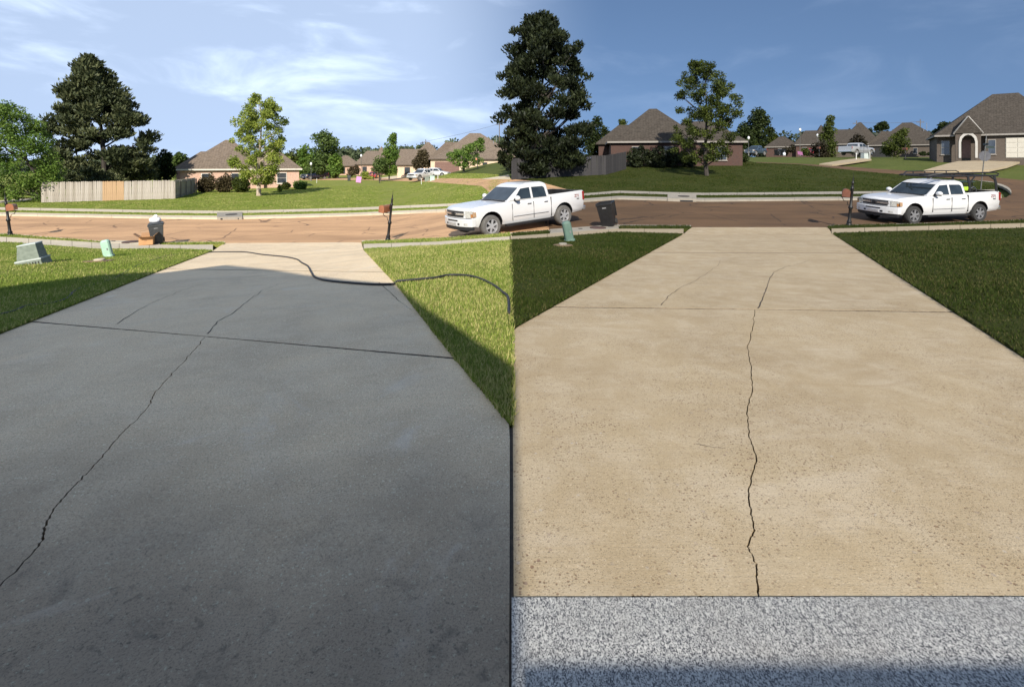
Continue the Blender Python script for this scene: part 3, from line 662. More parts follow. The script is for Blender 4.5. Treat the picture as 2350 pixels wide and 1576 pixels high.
MB().prism([(0.06, -.3), (0.06, hz - .02), (.3, hz - .02), (.3, -.3)], -8.49, -1.75, 'Y').build('side_wall', 'home_brick', hr)
MB().prism([(0.04, hz), (14.2, hz), (14.2, hz + .35), (0.04, hz + .35)], -9.2, -4.2, 'Y').build('roof', 'home_roof', hr)
MB().prism([(0.04, hz - .05), (14.2, hz - .05), (14.2, hz), (0.04, hz)], -4.19, -1.7, 'Y').build('garage_header', 'home_white', hr)
# ------------------------------------------------------------------ trees and shrubs
def leaf_mat(name, lo, mid, hi, trans=0.30): 
    m, n, l, p = _new(name); p.inputs['Roughness'].default_value = 0.55; p.inputs['Specular IOR Level'].default_value = 0.2
    a = n.new('ShaderNodeAttribute'); a.attribute_name = 'tint'
    r = ramp(n, [(0.0, lo), (0.5, mid), (1.0, hi)]); l.new(a.outputs['Fac'], r.inputs[0]); l.new(r.outputs[0], p.inputs['Base Color'])
    t = n.new('ShaderNodeBsdfTranslucent'); l.new(r.outputs[0], t.inputs[0])
    ms = n.new('ShaderNodeMixShader'); ms.inputs[0].default_value = trans; l.new(p.outputs[0], ms.inputs[1]); l.new(t.outputs[0], ms.inputs[2])
    out = [q for q in n if q.type == 'OUTPUT_MATERIAL'][0]; l.new(ms.outputs[0], out.inputs[0])
leaf_mat('leaf_spring', (0.11, 0.165, 0.026), (0.26, 0.32, 0.055), (0.42, 0.45, 0.10), 0.38)
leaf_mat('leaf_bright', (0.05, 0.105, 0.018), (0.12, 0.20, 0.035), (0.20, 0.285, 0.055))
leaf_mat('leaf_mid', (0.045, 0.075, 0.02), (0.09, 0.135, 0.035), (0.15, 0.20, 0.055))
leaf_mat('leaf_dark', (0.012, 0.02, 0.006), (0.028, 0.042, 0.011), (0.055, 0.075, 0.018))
leaf_mat('leaf_olive', (0.024, 0.034, 0.007), (0.058, 0.078, 0.014), (0.115, 0.14, 0.026))
leaf_mat('leaf_black', (0.006, 0.009, 0.004), (0.017, 0.024, 0.010), (0.045, 0.056, 0.020), 0.15)  # right-hand foliage darkened to paint in backlight and underexposure
leaf_mat('needle_grey', (0.030, 0.040, 0.020), (0.070, 0.085, 0.038), (0.155, 0.165, 0.075), 0.15)
leaf_mat('leaf_red', (0.035, 0.022, 0.014), (0.075, 0.062, 0.03), (0.13, 0.10, 0.05))
leaf_mat('leaf_redark', (0.012, 0.009, 0.006), (0.03, 0.024, 0.013), (0.05, 0.045, 0.02))
leaf_mat('leaf_wood', (0.05, 0.07, 0.035), (0.085, 0.11, 0.055), (0.13, 0.16, 0.075), 0.15)
leaf_mat('leaf_woodark', (0.012, 0.018, 0.009), (0.025, 0.036, 0.016), (0.045, 0.06, 0.024), 0.15)
mat('bark_pale', (0.52, 0.43, 0.33), (0.30, 0.23, 0.17), 9, 0.9, bump=.5, bscale=30, stretch=(1, 1, .3))
mat('bark_brown', (0.13, 0.10, 0.08), (0.07, 0.055, 0.045), 9, 0.9, bump=.5, bscale=30, stretch=(1, 1, .3))
mat('bark_dark', (0.055, 0.045, 0.038), (0.03, 0.025, 0.02), 9, 0.9, bump=.5, bscale=30, stretch=(1, 1, .3))

def leaves(name, blobs, n, size, material, parent=None, seed=0, shape='leaf', shell=0.55, flip=0.0, loc=None):
    """n leaf-sized faces through the volume of the blobs (x, y, z, rx, ry, rz)"""
    r = np.random.default_rng(seed); B = np.asarray(blobs, float)
    w = (B[:, 3] * B[:, 4] * B[:, 5]) ** (2 / 3); w = w / w.sum(); k = r.choice(len(B), n, p=w)
    d = r.normal(size=(n, 3)); d /= np.linalg.norm(d, axis=1)[:, None]
    rad = shell + (1 - shell) * r.uniform(0, 1, n) ** 0.6; rad = np.where(r.uniform(0, 1, n) < .22, r.uniform(.1, 1, n), rad) * (1 + 0.10 * r.normal(size=n))
    P = B[k, :3] + d * B[k, 3:] * rad[:, None]
    if shape == 'needle':
        ax = d * np.array([.8, .8, .35]) + np.array([0, 0, .75]) + r.normal(size=(n, 3)) * .35
        L = size * r.uniform(.7, 1.4, n); W = L * 0.20
    else:
        ax = d * .7 + r.normal(size=(n, 3)) * .7 + np.array([0, 0, -0.15]); L = size * r.uniform(.6, 1.35, n); W = L * r.uniform(.28, .42, n)
    ax /= np.linalg.norm(ax, axis=1)[:, None]
    nr = r.normal(size=(n, 3)) * .8 + d * .5 + np.array([0, 0, .6]); sd = np.cross(ax, nr); sd /= np.maximum(np.linalg.norm(sd, axis=1), 1e-6)[:, None]
    up = np.cross(sd, ax); V = np.empty((n, 4, 3))
    V[:, 0] = P - ax * L[:, None] / 2; V[:, 1] = P + sd * W[:, None] + up * (W * .35)[:, None]; V[:, 2] = P + ax * L[:, None] / 2; V[:, 3] = P - sd * W[:, None] + up * (W * .35)[:, None]
    me = bpy.data.meshes.new(name); me.vertices.add(n * 4); me.vertices.foreach_set('co', V.astype(np.float32).ravel())
    me.loops.add(n * 4); me.loops.foreach_set('vertex_index', np.arange(n * 4, dtype=np.int32))
    me.polygons.add(n); me.polygons.foreach_set('loop_start', np.arange(0, n * 4, 4, dtype=np.int32))
    try: me.polygons.foreach_set('loop_total', np.full(n, 4, np.int32))
    except Exception: pass
    ct = r.uniform(0, 1, len(B)); t = np.clip(0.42 * ct[k] + 0.58 * r.uniform(0, 1, n), 0, 1)
    me.attributes.new('tint', 'FLOAT', 'FACE').data.foreach_set('value', t.astype(np.float32))
    me.materials.append(MATS[material]); me.update(); me.validate()
    o = link(bpy.data.objects.new(name, me), parent)
    return o
def shape_blobs(env, count, rsize, seed, squash=.8, hollow=0.25, depth=1.0):
    """foliage clumps filling an envelope env(t) -> (x centre, half width) for t = height 0..1, in metres; returns blobs"""
    rn = random.Random(seed); out = []; H = env['h']; z0 = env['z0']
    ts, cs, ws = zip(*env['prof'])
    for i in range(count):
        t = (i + rn.random()) / count; t = t if rn.random() < .8 else rn.random()
        c = np.interp(t, ts, cs); w = np.interp(t, ts, ws); a = rn.uniform(0, 2 * math.pi); q = math.sqrt(rn.uniform(hollow, 1))
        s = rsize * rn.uniform(.7, 1.35) * (0.65 + .35 * min(1, w / (max(ws) * .7)))
        q = max(0, q - s / max(w, .01) * .22)
        out.append((c + w * q * math.cos(a), w * q * math.sin(a) * depth, z0 + t * H, s, s, s * squash))
    return out
def tree(name, label, base, prof, y_top, y_bot, leaf, n, size, clump, count, seed, bark='bark_brown', trunk=0.15, cat='tree', group=None, shape='leaf', Y=None, stems=1, lean=0.0, limbs=None, squash=.8, hollow=.25, depth=1.0, shell=.55):
    """base: pixel of the trunk foot; prof: [(t, x, half width in px)] from crown bottom (t=0) to its top (t=1); y_top, y_bot: crown extent in the photo"""
    p = at(*base) if Y is None else dist_at(base[0], Y); Yd = p.y; a = math.atan2(p.x, p.y); k = Yd / FPX; kc = k * math.cos(a)
    root = thing(name, label, cat, p, -a, group)
    zz = lambda y: CAMH + (HY - y) * k - p.z
    env = dict(h=zz(y_top) - zz(y_bot), z0=zz(y_bot), prof=[(t, (x - base[0]) * kc, w * kc) for t, x, w in prof])
    bl = shape_blobs(env, count, clump, seed, squash, hollow, depth)
    leaves('crown', bl, n, size, leaf, root, seed, shape, shell)
    rn = random.Random(seed + 1); m = MB(); zt = env['z0'] + env['h'] * .8
    for s in range(stems):
        sx = (s - (stems - 1) / 2) * trunk * 1.2
        pts = [Vector((sx, 0, -.15))]; K_ = 6
        for i in range(1, K_ + 1):
            t = i / K_; c = np.interp(max(0, (t * zt - env['z0']) / env['h']), [q[0] for q in env['prof']], [q[1] for q in env['prof']]) * min(1, t * 1.2)
            pts.append(Vector((sx * (1 + 5 * t) + c + lean * t * (1 - t) * 2 + rn.uniform(-.1, .1) * trunk * 4 * t, rn.uniform(-.1, .1) * trunk * 4 * t, t * zt)))
        rad = [trunk * 1.35, trunk] + [trunk * (1 - .17 * i) for i in range(1, K_)]; rad = [max(.012, q) for q in rad[:K_ + 1]]
        m.tube(pts, rad, 8)
        for j in range(limbs if limbs is not None else min(26, len(bl)) // stems):
            b = Vector(bl[rn.randrange(len(bl))][:3]); tz_ = max(env['z0'] * .75, b.z - abs(Vector((b.x, b.y)).length) * rn.uniform(.5, .9) - .2); tz_ = min(tz_, zt * .95)
            f = tz_ / zt * K_; i0 = min(int(f), K_ - 1); st = pts[i0].lerp(pts[i0 + 1], f - i0); r0 = max(.012, trunk * (.55 - .35 * tz_ / zt))
            mid = st.lerp(b, .5) + Vector((0, 0, -.06 * (b - st).length)); m.tube([st, mid, b], [r0, r0 * .65, r0 * .2], 5, False)
    m.build('trunk', bark, root, True)
    return root
def shrub(name, label, base, blobs_px, leaf, n, size, seed, cat='shrub', group=None, Y=None, bark='bark_dark'):
    """blobs_px: (x, y, rx, ry) foliage lumps in photo pixels"""
    p = at(*base) if Y is None else dist_at(base[0], Y); a = math.atan2(p.x, p.y); k = p.y / FPX; kc = k * math.cos(a); rn = random.Random(seed)
    root = thing(name, label, cat, p, -a, group); bl = []
    for x, y, rx, ry in blobs_px:
        bx, bz = (x - base[0]) * kc, max(ry * k * .8, CAMH + (HY - y) * k - p.z); ax, az = rx * kc, ry * k
        bl.append((bx, 0, bz, ax * .72, ax * .72, az * .78))
        for j in range(9):
            d = Vector((rn.gauss(0, 1), rn.gauss(0, 1), rn.gauss(0, 1))).normalized(); s = .42
            bl.append((bx + d.x * ax * .6, d.y * ax * .6, max(az * s * .6, bz + d.z * az * .6), ax * s, ax * s, az * s))
    if cat == 'shrub':
        low = min(b[2] - b[5] for b in bl); bl = [(b[0], b[1], b[2] - max(0, low) - .03, b[3], b[4], b[5]) for b in bl]
    leaves('foliage', bl, n, size, leaf, root, seed, shell=.6)
    m = MB()
    for b in bl[::10]: m.tube([(b[0] * .6, 0, -.1), (b[0] * .9, 0, b[2] * .5), (b[0], b[1], b[2])], [.05, .035, .012] if cat == 'shrub' else [.22, .16, .05], 5, False)
    m.build('stem' if cat == 'shrub' else 'trunk', bark, root)
    return root

# left of the picture
tree('pine_tree', 'tall dark pine behind the weathered fence on the left', (238, 455), [(0, 243, 118), (.12, 240, 132), (.30, 236, 138), (.45, 230, 126), (.60, 224, 100), (.75, 214, 72), (.88, 204, 46), (1, 201, 16)], 135, 424, 'needle_grey', 36000, .44, 1.0, 200, 109, 'bark_dark', .28, shape='needle', Y=56, squash=.62, hollow=.2, shell=.35, cat='tree')
tree('shade_tree', 'bright green leafy tree at the left end of the fence', (108, 462), [(0, 70, 80), (.2, 62, 98), (.5, 40, 100), (.75, 25, 75), (.92, 18, 48), (1, 10, 18)], 246, 450, 'leaf_bright', 30000, .16, .7, 140, 102, 'bark_dark', .16, squash=.7, lean=-.3)
tree('young_tree', 'young spring green tree with a pale trunk on the bright lawn', (594, 450), [(0, 590, 46), (.12, 592, 62), (.3, 596, 68), (.5, 598, 70), (.68, 602, 68), (.85, 604, 46), (.94, 598, 32), (1, 594, 12)], 220, 418, 'leaf_spring', 20000, .19, .50, 150, 103, 'bark_pale', .20, squash=.85, hollow=.15, limbs=34, shell=.3)
tree('ornamental_tree', 'small multi stem tree right of the pale trunked young tree', (632, 424), [(0, 634, 26), (.4, 636, 38), (.8, 634, 28), (1, 632, 10)], 330, 398, 'leaf_spring', 2600, .26, .6, 26, 104, 'bark_pale', .10, stems=3)
shrub('evergreen_tree', 'dark evergreen between the pine and the brick house', (372, 452), [(378, 372, 22, 30), (366, 390, 24, 30), (388, 396, 18, 26)], 'leaf_dark', 2600, .34, 105, 'tree', Y=66)
shrub('leafy_tree', 'green leafy tree top left of the brick house roof', (414, 430), [(412, 366, 20, 20), (402, 388, 22, 26), (424, 380, 14, 16)], 'leaf_mid', 2200, .36, 106, 'tree', Y=78)
for i, (x, w, lf, lb) in enumerate([(474, 24, 'leaf_red', 'reddish photinia shrub nearest the fence corner'), (516, 25, 'leaf_red', 'tallest reddish photinia shrub along the brick house'), (554, 22, 'leaf_olive', 'dark green shrub behind the pale tree trunk')]):
    shrub('photinia_shrub', lb, (x, 440), [(x - w * .35, 418, w * .7, 19), (x + w * .35, 414, w * .7, 24), (x, 426, w, 15)], lf, 2600, .22, 110 + i, group='shrubs along the bright brick house', Y=59)
shrub('box_hedge', 'round clipped green bush right of the brick house', (694, 424), [(689, 409, 17, 12), (686, 414, 15, 9), (696, 413, 12, 9)], 'leaf_bright', 2600, .18, 116, Y=66)
shrub('box_hedge', 'dark rounded bush against the right brick wall', (658, 424), [(656, 411, 13, 11)], 'leaf_olive', 1500, .18, 117, Y=65)
shrub('gold_shrub', 'small yellow green shrub under the ornamental tree', (641, 428), [(641, 416, 8, 9)], 'leaf_spring', 700, .15, 118, Y=60)
tree('oak_tree', 'large rounded tree beyond the lamp post on the left', (742, 412), [(0, 738, 26), (.3, 742, 30), (.65, 744, 32), (.85, 746, 26), (1, 746, 10)], 308, 398, 'leaf_mid', 5200, .60, 1.5, 46, 120, 'bark_dark', .3, Y=128)
for i, (x, y, rx, ry, lf, lb) in enumerate([(676, 366, 24, 32, 'leaf_olive', 'olive tree just right of the brick house wing'), (704, 362, 22, 36, 'leaf_bright', 'fresh green tree left of the large rounded tree'), (770, 378, 18, 26, 'leaf_bright', 'light green tree right of the large rounded tree'), (724, 384, 22, 22, 'leaf_mid', 'low green tree behind the dark blue pickup')]):
    shrub('garden_tree', lb, (x, 410), [(x, y, rx, ry), (x - rx * .4, y + ry * .5, rx * .9, ry * .7), (x + rx * .4, y + ry * .4, rx * .8, ry * .7)], lf, 2600, .55, 122 + i, 'tree', Y=112 - 4 * i)
tree('pear_tree', 'slender pointed tree before the long roofed house on the left', (893, 398), [(0, 894, 14), (.2, 895, 19), (.5, 896, 16), (.75, 899, 9), (1, 904, 3)], 307, 396, 'leaf_bright', 3600, .34, .8, 46, 130, 'bark_brown', .12, Y=92)
tree('crape_myrtle', 'grey green small tree left of the slender pointed tree', (872, 402), [(0, 872, 16), (.5, 872, 20), (1, 872, 9)], 366, 394, 'leaf_mid', 1500, .34, .8, 18, 131, 'bark_brown', .08, Y=90, stems=3)
shrub('ruddy_tree', 'reddish bushy tree behind the white cars on the left', (972, 396), [(970, 364, 20, 22), (962, 374, 18, 18), (984, 372, 17, 18)], 'leaf_red', 2600, .34, 132, 'tree', Y=92)
tree('dome_tree', 'flat domed green tree on the lawn of the big roofed house', (1064, 394), [(0, 1068, 18), (.2, 1068, 40), (.45, 1072, 46), (.65, 1084, 34), (.85, 1096, 16), (1, 1104, 6)], 322, 382, 'leaf_bright', 5200, .24, .62, 60, 133, 'bark_dark', .13, Y=74)
shrub('plum_shrub', 'dark red shrub by the far brick wall on the left', (812, 404), [(808, 392, 14, 12), (818, 388, 9, 13)], 'leaf_red', 1000, .35, 134, Y=115)
shrub('forsythia_shrub', 'yellow green shrub beside the pink yard sign on the left', (842, 408), [(838, 398, 13, 10), (848, 403, 12, 6)], 'leaf_spring', 1000, .32, 135, Y=98)
for i, (x, w) in enumerate([(1150, 12), (1170, 10)]):
    shrub('box_hedge', ['clipped hedge below the window of the big roofed house', 'hedge end beside the pine at the big roofed house'][i], (x, 386), [(x, 377, w, 6)], 'leaf_mid', 800, .22, 136 + i, Y=84)

# right of the picture
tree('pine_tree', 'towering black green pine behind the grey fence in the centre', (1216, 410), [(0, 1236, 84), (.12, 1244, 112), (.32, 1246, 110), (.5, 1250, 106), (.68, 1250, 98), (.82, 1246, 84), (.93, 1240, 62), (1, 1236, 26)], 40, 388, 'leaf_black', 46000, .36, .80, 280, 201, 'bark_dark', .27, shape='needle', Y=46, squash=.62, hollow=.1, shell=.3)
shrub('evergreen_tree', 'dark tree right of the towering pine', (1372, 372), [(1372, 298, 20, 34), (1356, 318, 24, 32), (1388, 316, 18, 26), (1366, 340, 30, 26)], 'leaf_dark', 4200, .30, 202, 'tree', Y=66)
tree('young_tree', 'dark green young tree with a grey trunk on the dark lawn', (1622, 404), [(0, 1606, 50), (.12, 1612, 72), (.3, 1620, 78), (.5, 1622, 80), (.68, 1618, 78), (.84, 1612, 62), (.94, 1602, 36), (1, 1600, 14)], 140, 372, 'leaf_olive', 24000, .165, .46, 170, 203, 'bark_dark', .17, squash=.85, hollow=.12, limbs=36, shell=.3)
shrub('leafy_tree', 'tip of a tree peeping over the left roof edge on the right', (1428, 372), [(1428, 284, 13, 12), (1430, 300, 12, 16)], 'leaf_olive', 900, .3, 204, 'tree', Y=82)
for i, (x, w, h) in enumerate([(1462, 26, 28), (1502, 28, 30), (1538, 24, 26), (1576, 22, 20)]):
    shrub('laurel_shrub', ['dark laurel shrub nearest the grey fence end', 'second dark laurel shrub from the grey fence', 'third dark laurel shrub from the grey fence', 'low dark laurel shrub behind the grey trunk'][i], (x, 384), [(x - w * .3, 352, w * .75, h * .8), (x + w * .35, 348, w * .7, h * .8), (x, 362, w, h * .6)], 'leaf_black', 2800, .22, 210 + i, group='shrubs along the dark brick house', Y=54)
shrub('box_hedge', 'low dark hedge against the right end of the dark house', (1670, 378), [(1664, 356, 14, 13), (1678, 357, 12, 12)], 'leaf_black', 1500, .2, 215, Y=58)
shrub('box_hedge', 'large rounded dark hedge right of the dark house', (1702, 376), [(1702, 356, 16, 15), (1695, 360, 15, 11), (1709, 361, 12, 11)], 'leaf_dark', 2400, .2, 216, Y=60)
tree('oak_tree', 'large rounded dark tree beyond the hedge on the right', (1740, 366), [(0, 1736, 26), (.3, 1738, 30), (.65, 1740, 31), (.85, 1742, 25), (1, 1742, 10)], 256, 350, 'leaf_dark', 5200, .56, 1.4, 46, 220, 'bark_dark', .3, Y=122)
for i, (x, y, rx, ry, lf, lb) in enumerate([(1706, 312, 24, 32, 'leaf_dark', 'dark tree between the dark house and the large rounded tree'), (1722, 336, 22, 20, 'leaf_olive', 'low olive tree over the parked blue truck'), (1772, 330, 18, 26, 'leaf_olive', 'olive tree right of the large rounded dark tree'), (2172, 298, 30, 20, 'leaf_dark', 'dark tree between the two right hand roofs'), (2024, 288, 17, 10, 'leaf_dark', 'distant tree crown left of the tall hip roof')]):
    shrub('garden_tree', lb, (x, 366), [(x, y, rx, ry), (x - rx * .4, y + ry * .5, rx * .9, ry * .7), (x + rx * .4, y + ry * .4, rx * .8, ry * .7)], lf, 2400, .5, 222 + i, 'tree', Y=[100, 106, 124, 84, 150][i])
tree('pear_tree', 'slender pointed dark tree between the low roofs on the right', (1900, 366), [(0, 1898, 15), (.2, 1898, 20), (.5, 1899, 16), (.75, 1902, 9), (1, 1906, 3)], 270, 362, 'leaf_olive', 3600, .30, .75, 46, 230, 'bark_dark', .12, Y=88)
tree('crape_myrtle', 'small dark tree at the foot of the slender pointed tree', (1882, 366), [(0, 1880, 15), (.5, 1880, 19), (1, 1880, 9)], 332, 360, 'leaf_redark', 1500, .32, .8, 18, 231, 'bark_dark', .08, Y=84, stems=3)
shrub('ruddy_tree', 'dark reddish bushy tree behind the silver pickup', (1966, 362), [(1966, 328, 20, 22), (1956, 338, 18, 17), (1978, 336, 17, 17)], 'leaf_redark', 2400, .32, 232, 'tree', Y=92)
tree('dome_tree', 'flat domed dark tree on the lawn beyond the rack truck', (2052, 369), [(0, 2052, 14), (.2, 2052, 32), (.45, 2055, 35), (.65, 2062, 26), (.85, 2068, 12), (1, 2074, 5)], 300, 356, 'leaf_olive', 4800, .21, .55, 56, 233, 'bark_dark', .12, Y=70)
shrub('plum_shrub', 'dark plum shrub by the far wall on the right', (1806, 362), [(1804, 346, 12, 12), (1816, 342, 8, 14)], 'leaf_redark', 900, .32, 234, Y=100)
shrub('forsythia_shrub', 'olive shrub behind the fallen pink sign', (1846, 364), [(1846, 352, 12, 10), (1854, 355, 8, 7)], 'leaf_olive', 900, .28, 235, Y=90)
for i, (x, y, w, h, Y) in enumerate([(2118, 357, 12, 6, 82), (2136, 356, 11, 6, 82), (2166, 354, 11, 9, 62), (2190, 355, 13, 8, 60), (2212, 356, 12, 8, 59), (1990, 356, 11, 8, 76), (2338, 352, 9, 16, 56)]):
    shrub('foundation_shrub', ['clipped dark bush left of the porch house along the long wall', 'second clipped bush along the long wall beyond the mailbox', 'rounded bush at the foot of the white porch pillar', 'rounded bush before the arched porch', 'loose bush between porch and garage', 'small bush beside the silver pickup', 'dark bush at the right edge of the wide garage door'][i], (x, y + 8), [(x, y, w, h)], 'leaf_dark' if i != 5 else 'leaf_olive', 900, .16, 240 + i, group='bushes before the right hand houses', Y=Y)

# far woods on both sides, one mass
def woods(name, label, x0, x1, ytop, Y0_, Y1_, leaf, n, seed):
    rn = random.Random(seed); bl = []
    for i in range(150):
        x = rn.uniform(x0, x1); Yd = rn.uniform(Y0_, Y1_); p = dist_at(x, Yd); zt = CAMH + (HY - ytop(x) + rn.uniform(-7, 5)) * Yd / FPX
        r_ = rn.uniform(2.6, 4.8)
        for z in np.arange(zt - r_ * .8, p.z, -r_ * 1.1): bl.append((p.x + rn.uniform(-1, 1), p.y + rn.uniform(-1, 1), z, r_, r_, r_ * 1.0)); r_ = min(5.5, r_ * 1.15)
    o = leaves(name, bl, n, 1.25, leaf, None, seed); return tag(o, label, 'woods', kind='stuff')
woods('distant_woods', 'hazy green woods along the horizon on the left', -700, 1240, poly_fn([(-700, 370), (400, 366), (640, 360), (780, 346), (900, 344), (990, 336), (1020, 328), (1080, 322), (1240, 316)]), 170, 235, 'leaf_wood', 42000, 301)
woods('distant_woods', 'dark woods along the horizon on the right', 1230, 3000, poly_fn([(1230, 318), (1700, 312), (1760, 306), (1880, 304), (1980, 302), (2150, 300), (3000, 296)]), 160, 225, 'leaf_woodark', 42000, 302)
# ------------------------------------------------------------------ houses and fences
def brick_mat(name, c1, c2, mortar):
    m, n, l, p = _new(name); p.inputs['Roughness'].default_value = .9
    src = n.new('ShaderNodeTexCoord').outputs['Object']; s = n.new('ShaderNodeSeparateXYZ'); l.new(src, s.inputs[0])
    c = n.new('ShaderNodeCombineXYZ'); l.new(math_(n, l, 'ADD', s.outputs[0], s.outputs[1]), c.inputs[0]); l.new(s.outputs[2], c.inputs[1])
    b = n.new('ShaderNodeTexBrick'); b.inputs['Scale'].default_value = 1.0; b.inputs['Brick Width'].default_value = .22; b.inputs['Row Height'].default_value = .075; b.inputs['Mortar Size'].default_value = .010
    b.inputs['Color1'].default_value = c4(c1); b.inputs['Color2'].default_value = c4(c2); b.inputs['Mortar'].default_value = c4(mortar); l.new(c.outputs[0], b.inputs['Vector'])
    col = mixc(n, l, rng(n, l, noise(n, l, src, 5, 6, .7), .42, .66, 0, .6), b.outputs['Color'], tuple(min(1, v * 1.55) for v in c1))
    col = mixc(n, l, rng(n, l, noise(n, l, src, 9, 3, .6), .56, .68, 0, .55), col, tuple(v * .5 for v in c2))
    l.new(col, p.inputs['Base Color']); bumpn(n, l, p, b.outputs['Fac'], .4, -.01)
brick_mat('brick_pink', (0.45, 0.24, 0.17), (0.55, 0.36, 0.27), (0.55, 0.48, 0.40))
brick_mat('brick_cream', (0.62, 0.45, 0.31), (0.55, 0.36, 0.24), (0.62, 0.54, 0.44))
brick_mat('brick_pink_dim', (0.055, 0.025, 0.019), (0.075, 0.038, 0.028), (0.08, 0.062, 0.053))  # pink brick darkened to paint in the underexposed right side
brick_mat('brick_dim', (0.068, 0.052, 0.041), (0.09, 0.07, 0.055), (0.105, 0.09, 0.075))  # right-hand walls darkened the same way, underexposure put into the colour
def shingle_mat(name, c1, c2, c3):
    m, n, l, p = _new(name); p.inputs['Roughness'].default_value = .95; p.inputs['Specular IOR Level'].default_value = .15
    src = n.new('ShaderNodeTexCoord').outputs['Object']; s = n.new('ShaderNodeSeparateXYZ'); l.new(src, s.inputs[0])
    c = n.new('ShaderNodeCombineXYZ'); l.new(math_(n, l, 'ADD', s.outputs[0], s.outputs[1]), c.inputs[0]); l.new(s.outputs[2], c.inputs[1])
    b = n.new('ShaderNodeTexBrick'); b.inputs['Scale'].default_value = 1.0; b.inputs['Brick Width'].default_value = .33; b.inputs['Row Height'].default_value = .125; b.inputs['Mortar Size'].default_value = .014; b.inputs['Bias'].default_value = -.1
    b.inputs['Color1'].default_value = c4(c1); b.inputs['Color2'].default_value = c4(c2); b.inputs['Mortar'].default_value = c4(tuple(v * .55 for v in c2)); l.new(c.outputs[0], b.inputs['Vector'])
    col = mixc(n, l, rng(n, l, noise(n, l, src, 3.5, 6, .75), .42, .7, 0, .6), b.outputs['Color'], c3)
    l.new(col, p.inputs['Base Color']); bumpn(n, l, p, b.outputs['Fac'], .5, -.015)
shingle_mat('shingle_tan', (0.20, 0.155, 0.115), (0.14, 0.11, 0.085), (0.25, 0.20, 0.16))
shingle_mat('shingle_dim', (0.072, 0.061, 0.050), (0.046, 0.039, 0.032), (0.092, 0.079, 0.066))  # roof darkened to paint in the right side's underexposure
mat('trim_white', (0.72, 0.68, 0.60), (0.62, 0.58, 0.50), 4, .6); mat('trim_dim', (0.26, 0.24, 0.21), (0.21, 0.19, 0.17), 4, .6); mat('trim_brown', (0.10, 0.07, 0.055), (0.07, 0.05, 0.04), 4, .6)  # right-hand trim is the white one darkened for the dimmer exposure
mat('door_brown', (0.20, 0.11, 0.085), (0.16, 0.085, 0.065), 4, .6); mat('door_white', (0.50, 0.47, 0.40), (0.44, 0.41, 0.35), 3, .55); mat('porch_white', (0.46, 0.44, 0.40), (0.38, 0.36, 0.33), 4, .6)
mat('shade_black', (0.012, 0.012, 0.013), (0.008, 0.008, 0.009), 4, .7); mat('vent_metal', (0.45, 0.45, 0.45), (0.3, 0.3, 0.3), 10, .4, .6); mat('vent_black', (0.03, 0.03, 0.03), None, 10, .6)
def glass_mat(name, c, rough=.06):
    m, n, l, p = _new(name); p.inputs['Base Color'].default_value = c4(c); p.inputs['Roughness'].default_value = rough; p.inputs['Specular IOR Level'].default_value = .8
    src = n.new('ShaderNodeTexCoord').outputs['Object']; l.new(mixc(n, l, rng(n, l, noise(n, l, src, 1.5, 2), .35, .7), c, tuple(v * 1.7 for v in c)), p.inputs['Base Color'])
glass_mat('window_glass', (0.03, 0.036, 0.045)); glass_mat('car_glass', (0.016, 0.022, 0.026), .03)

def hip(m, x0, x1, y0, y1, z, peak, ridge=None, ov=.4, th=.16):
    """hip roof solid over the rectangle; ridge = ((xa, ya), (xb, yb)) in plan, default along the longer side"""
    X0, X1, Y0, Y1 = x0 - ov, x1 + ov, y0 - ov, y1 + ov
    if ridge is None:
        w, d = X1 - X0, Y1 - Y0
        ridge = (((X0 + d / 2), (Y0 + Y1) / 2), ((X1 - d / 2), (Y0 + Y1) / 2)) if w > d else (((X0 + X1) / 2, Y0 + w / 2), ((X0 + X1) / 2, Y1 - w / 2))
    (ax, ay), (bx, by) = ridge
    v = [(X0, Y0, z), (X1, Y0, z), (X1, Y1, z), (X0, Y1, z), (ax, ay, z + peak), (bx, by, z + peak), (X0, Y0, z - th), (X1, Y0, z - th), (X1, Y1, z - th), (X0, Y1, z - th)]
    if abs(ax - bx) >= abs(ay - by): f = [(0, 1, 5, 4), (1, 2, 5), (2, 3, 4, 5), (3, 0, 4)]
    else: f = [(0, 1, 4), (1, 2, 5, 4), (2, 3, 5), (3, 0, 4, 5)]
    return m.add(v, f + [(0, 6, 7, 1), (1, 7, 8, 2), (2, 8, 9, 3), (3, 9, 6, 0), (6, 9, 8, 7)])
def fascia(m, x0, x1, y0, y1, z, ov=.4, h=.2):
    X0, X1, Y0, Y1 = x0 - ov - .03, x1 + ov + .03, y0 - ov - .03, y1 + ov + .03
    m.box(((X0 + X1) / 2, Y0, z - h / 2 - .03), (X1 - X0, .05, h)); m.box(((X0 + X1) / 2, Y1, z - h / 2 - .03), (X1 - X0, .05, h))
    m.box((X0, (Y0 + Y1) / 2, z - h / 2 - .03), (.05, Y1 - Y0 - .06, h)); m.box((X1, (Y0 + Y1) / 2, z - h / 2 - .03), (.05, Y1 - Y0 - .06, h))
def window(par, x, z, w, h, y, frame='trim_white', shutter=None):
    f = MB().box((x, y - .03, z), (w + .16, .06, h + .16)).build('window', frame, par)
    MB().box((x, y - .075, z + h / 4 + .01), (w, .03, h / 2 - .03)).build('pane', 'window_glass', f)
    MB().box((x, y - .075, z - h / 4 - .01), (w, .03, h / 2 - .03)).build('pane', 'window_glass', f)
    MB().box((x, y - .07, z - h / 2 - .12), (w + .3, .14, .08)).build('sill', frame, f)
    return f
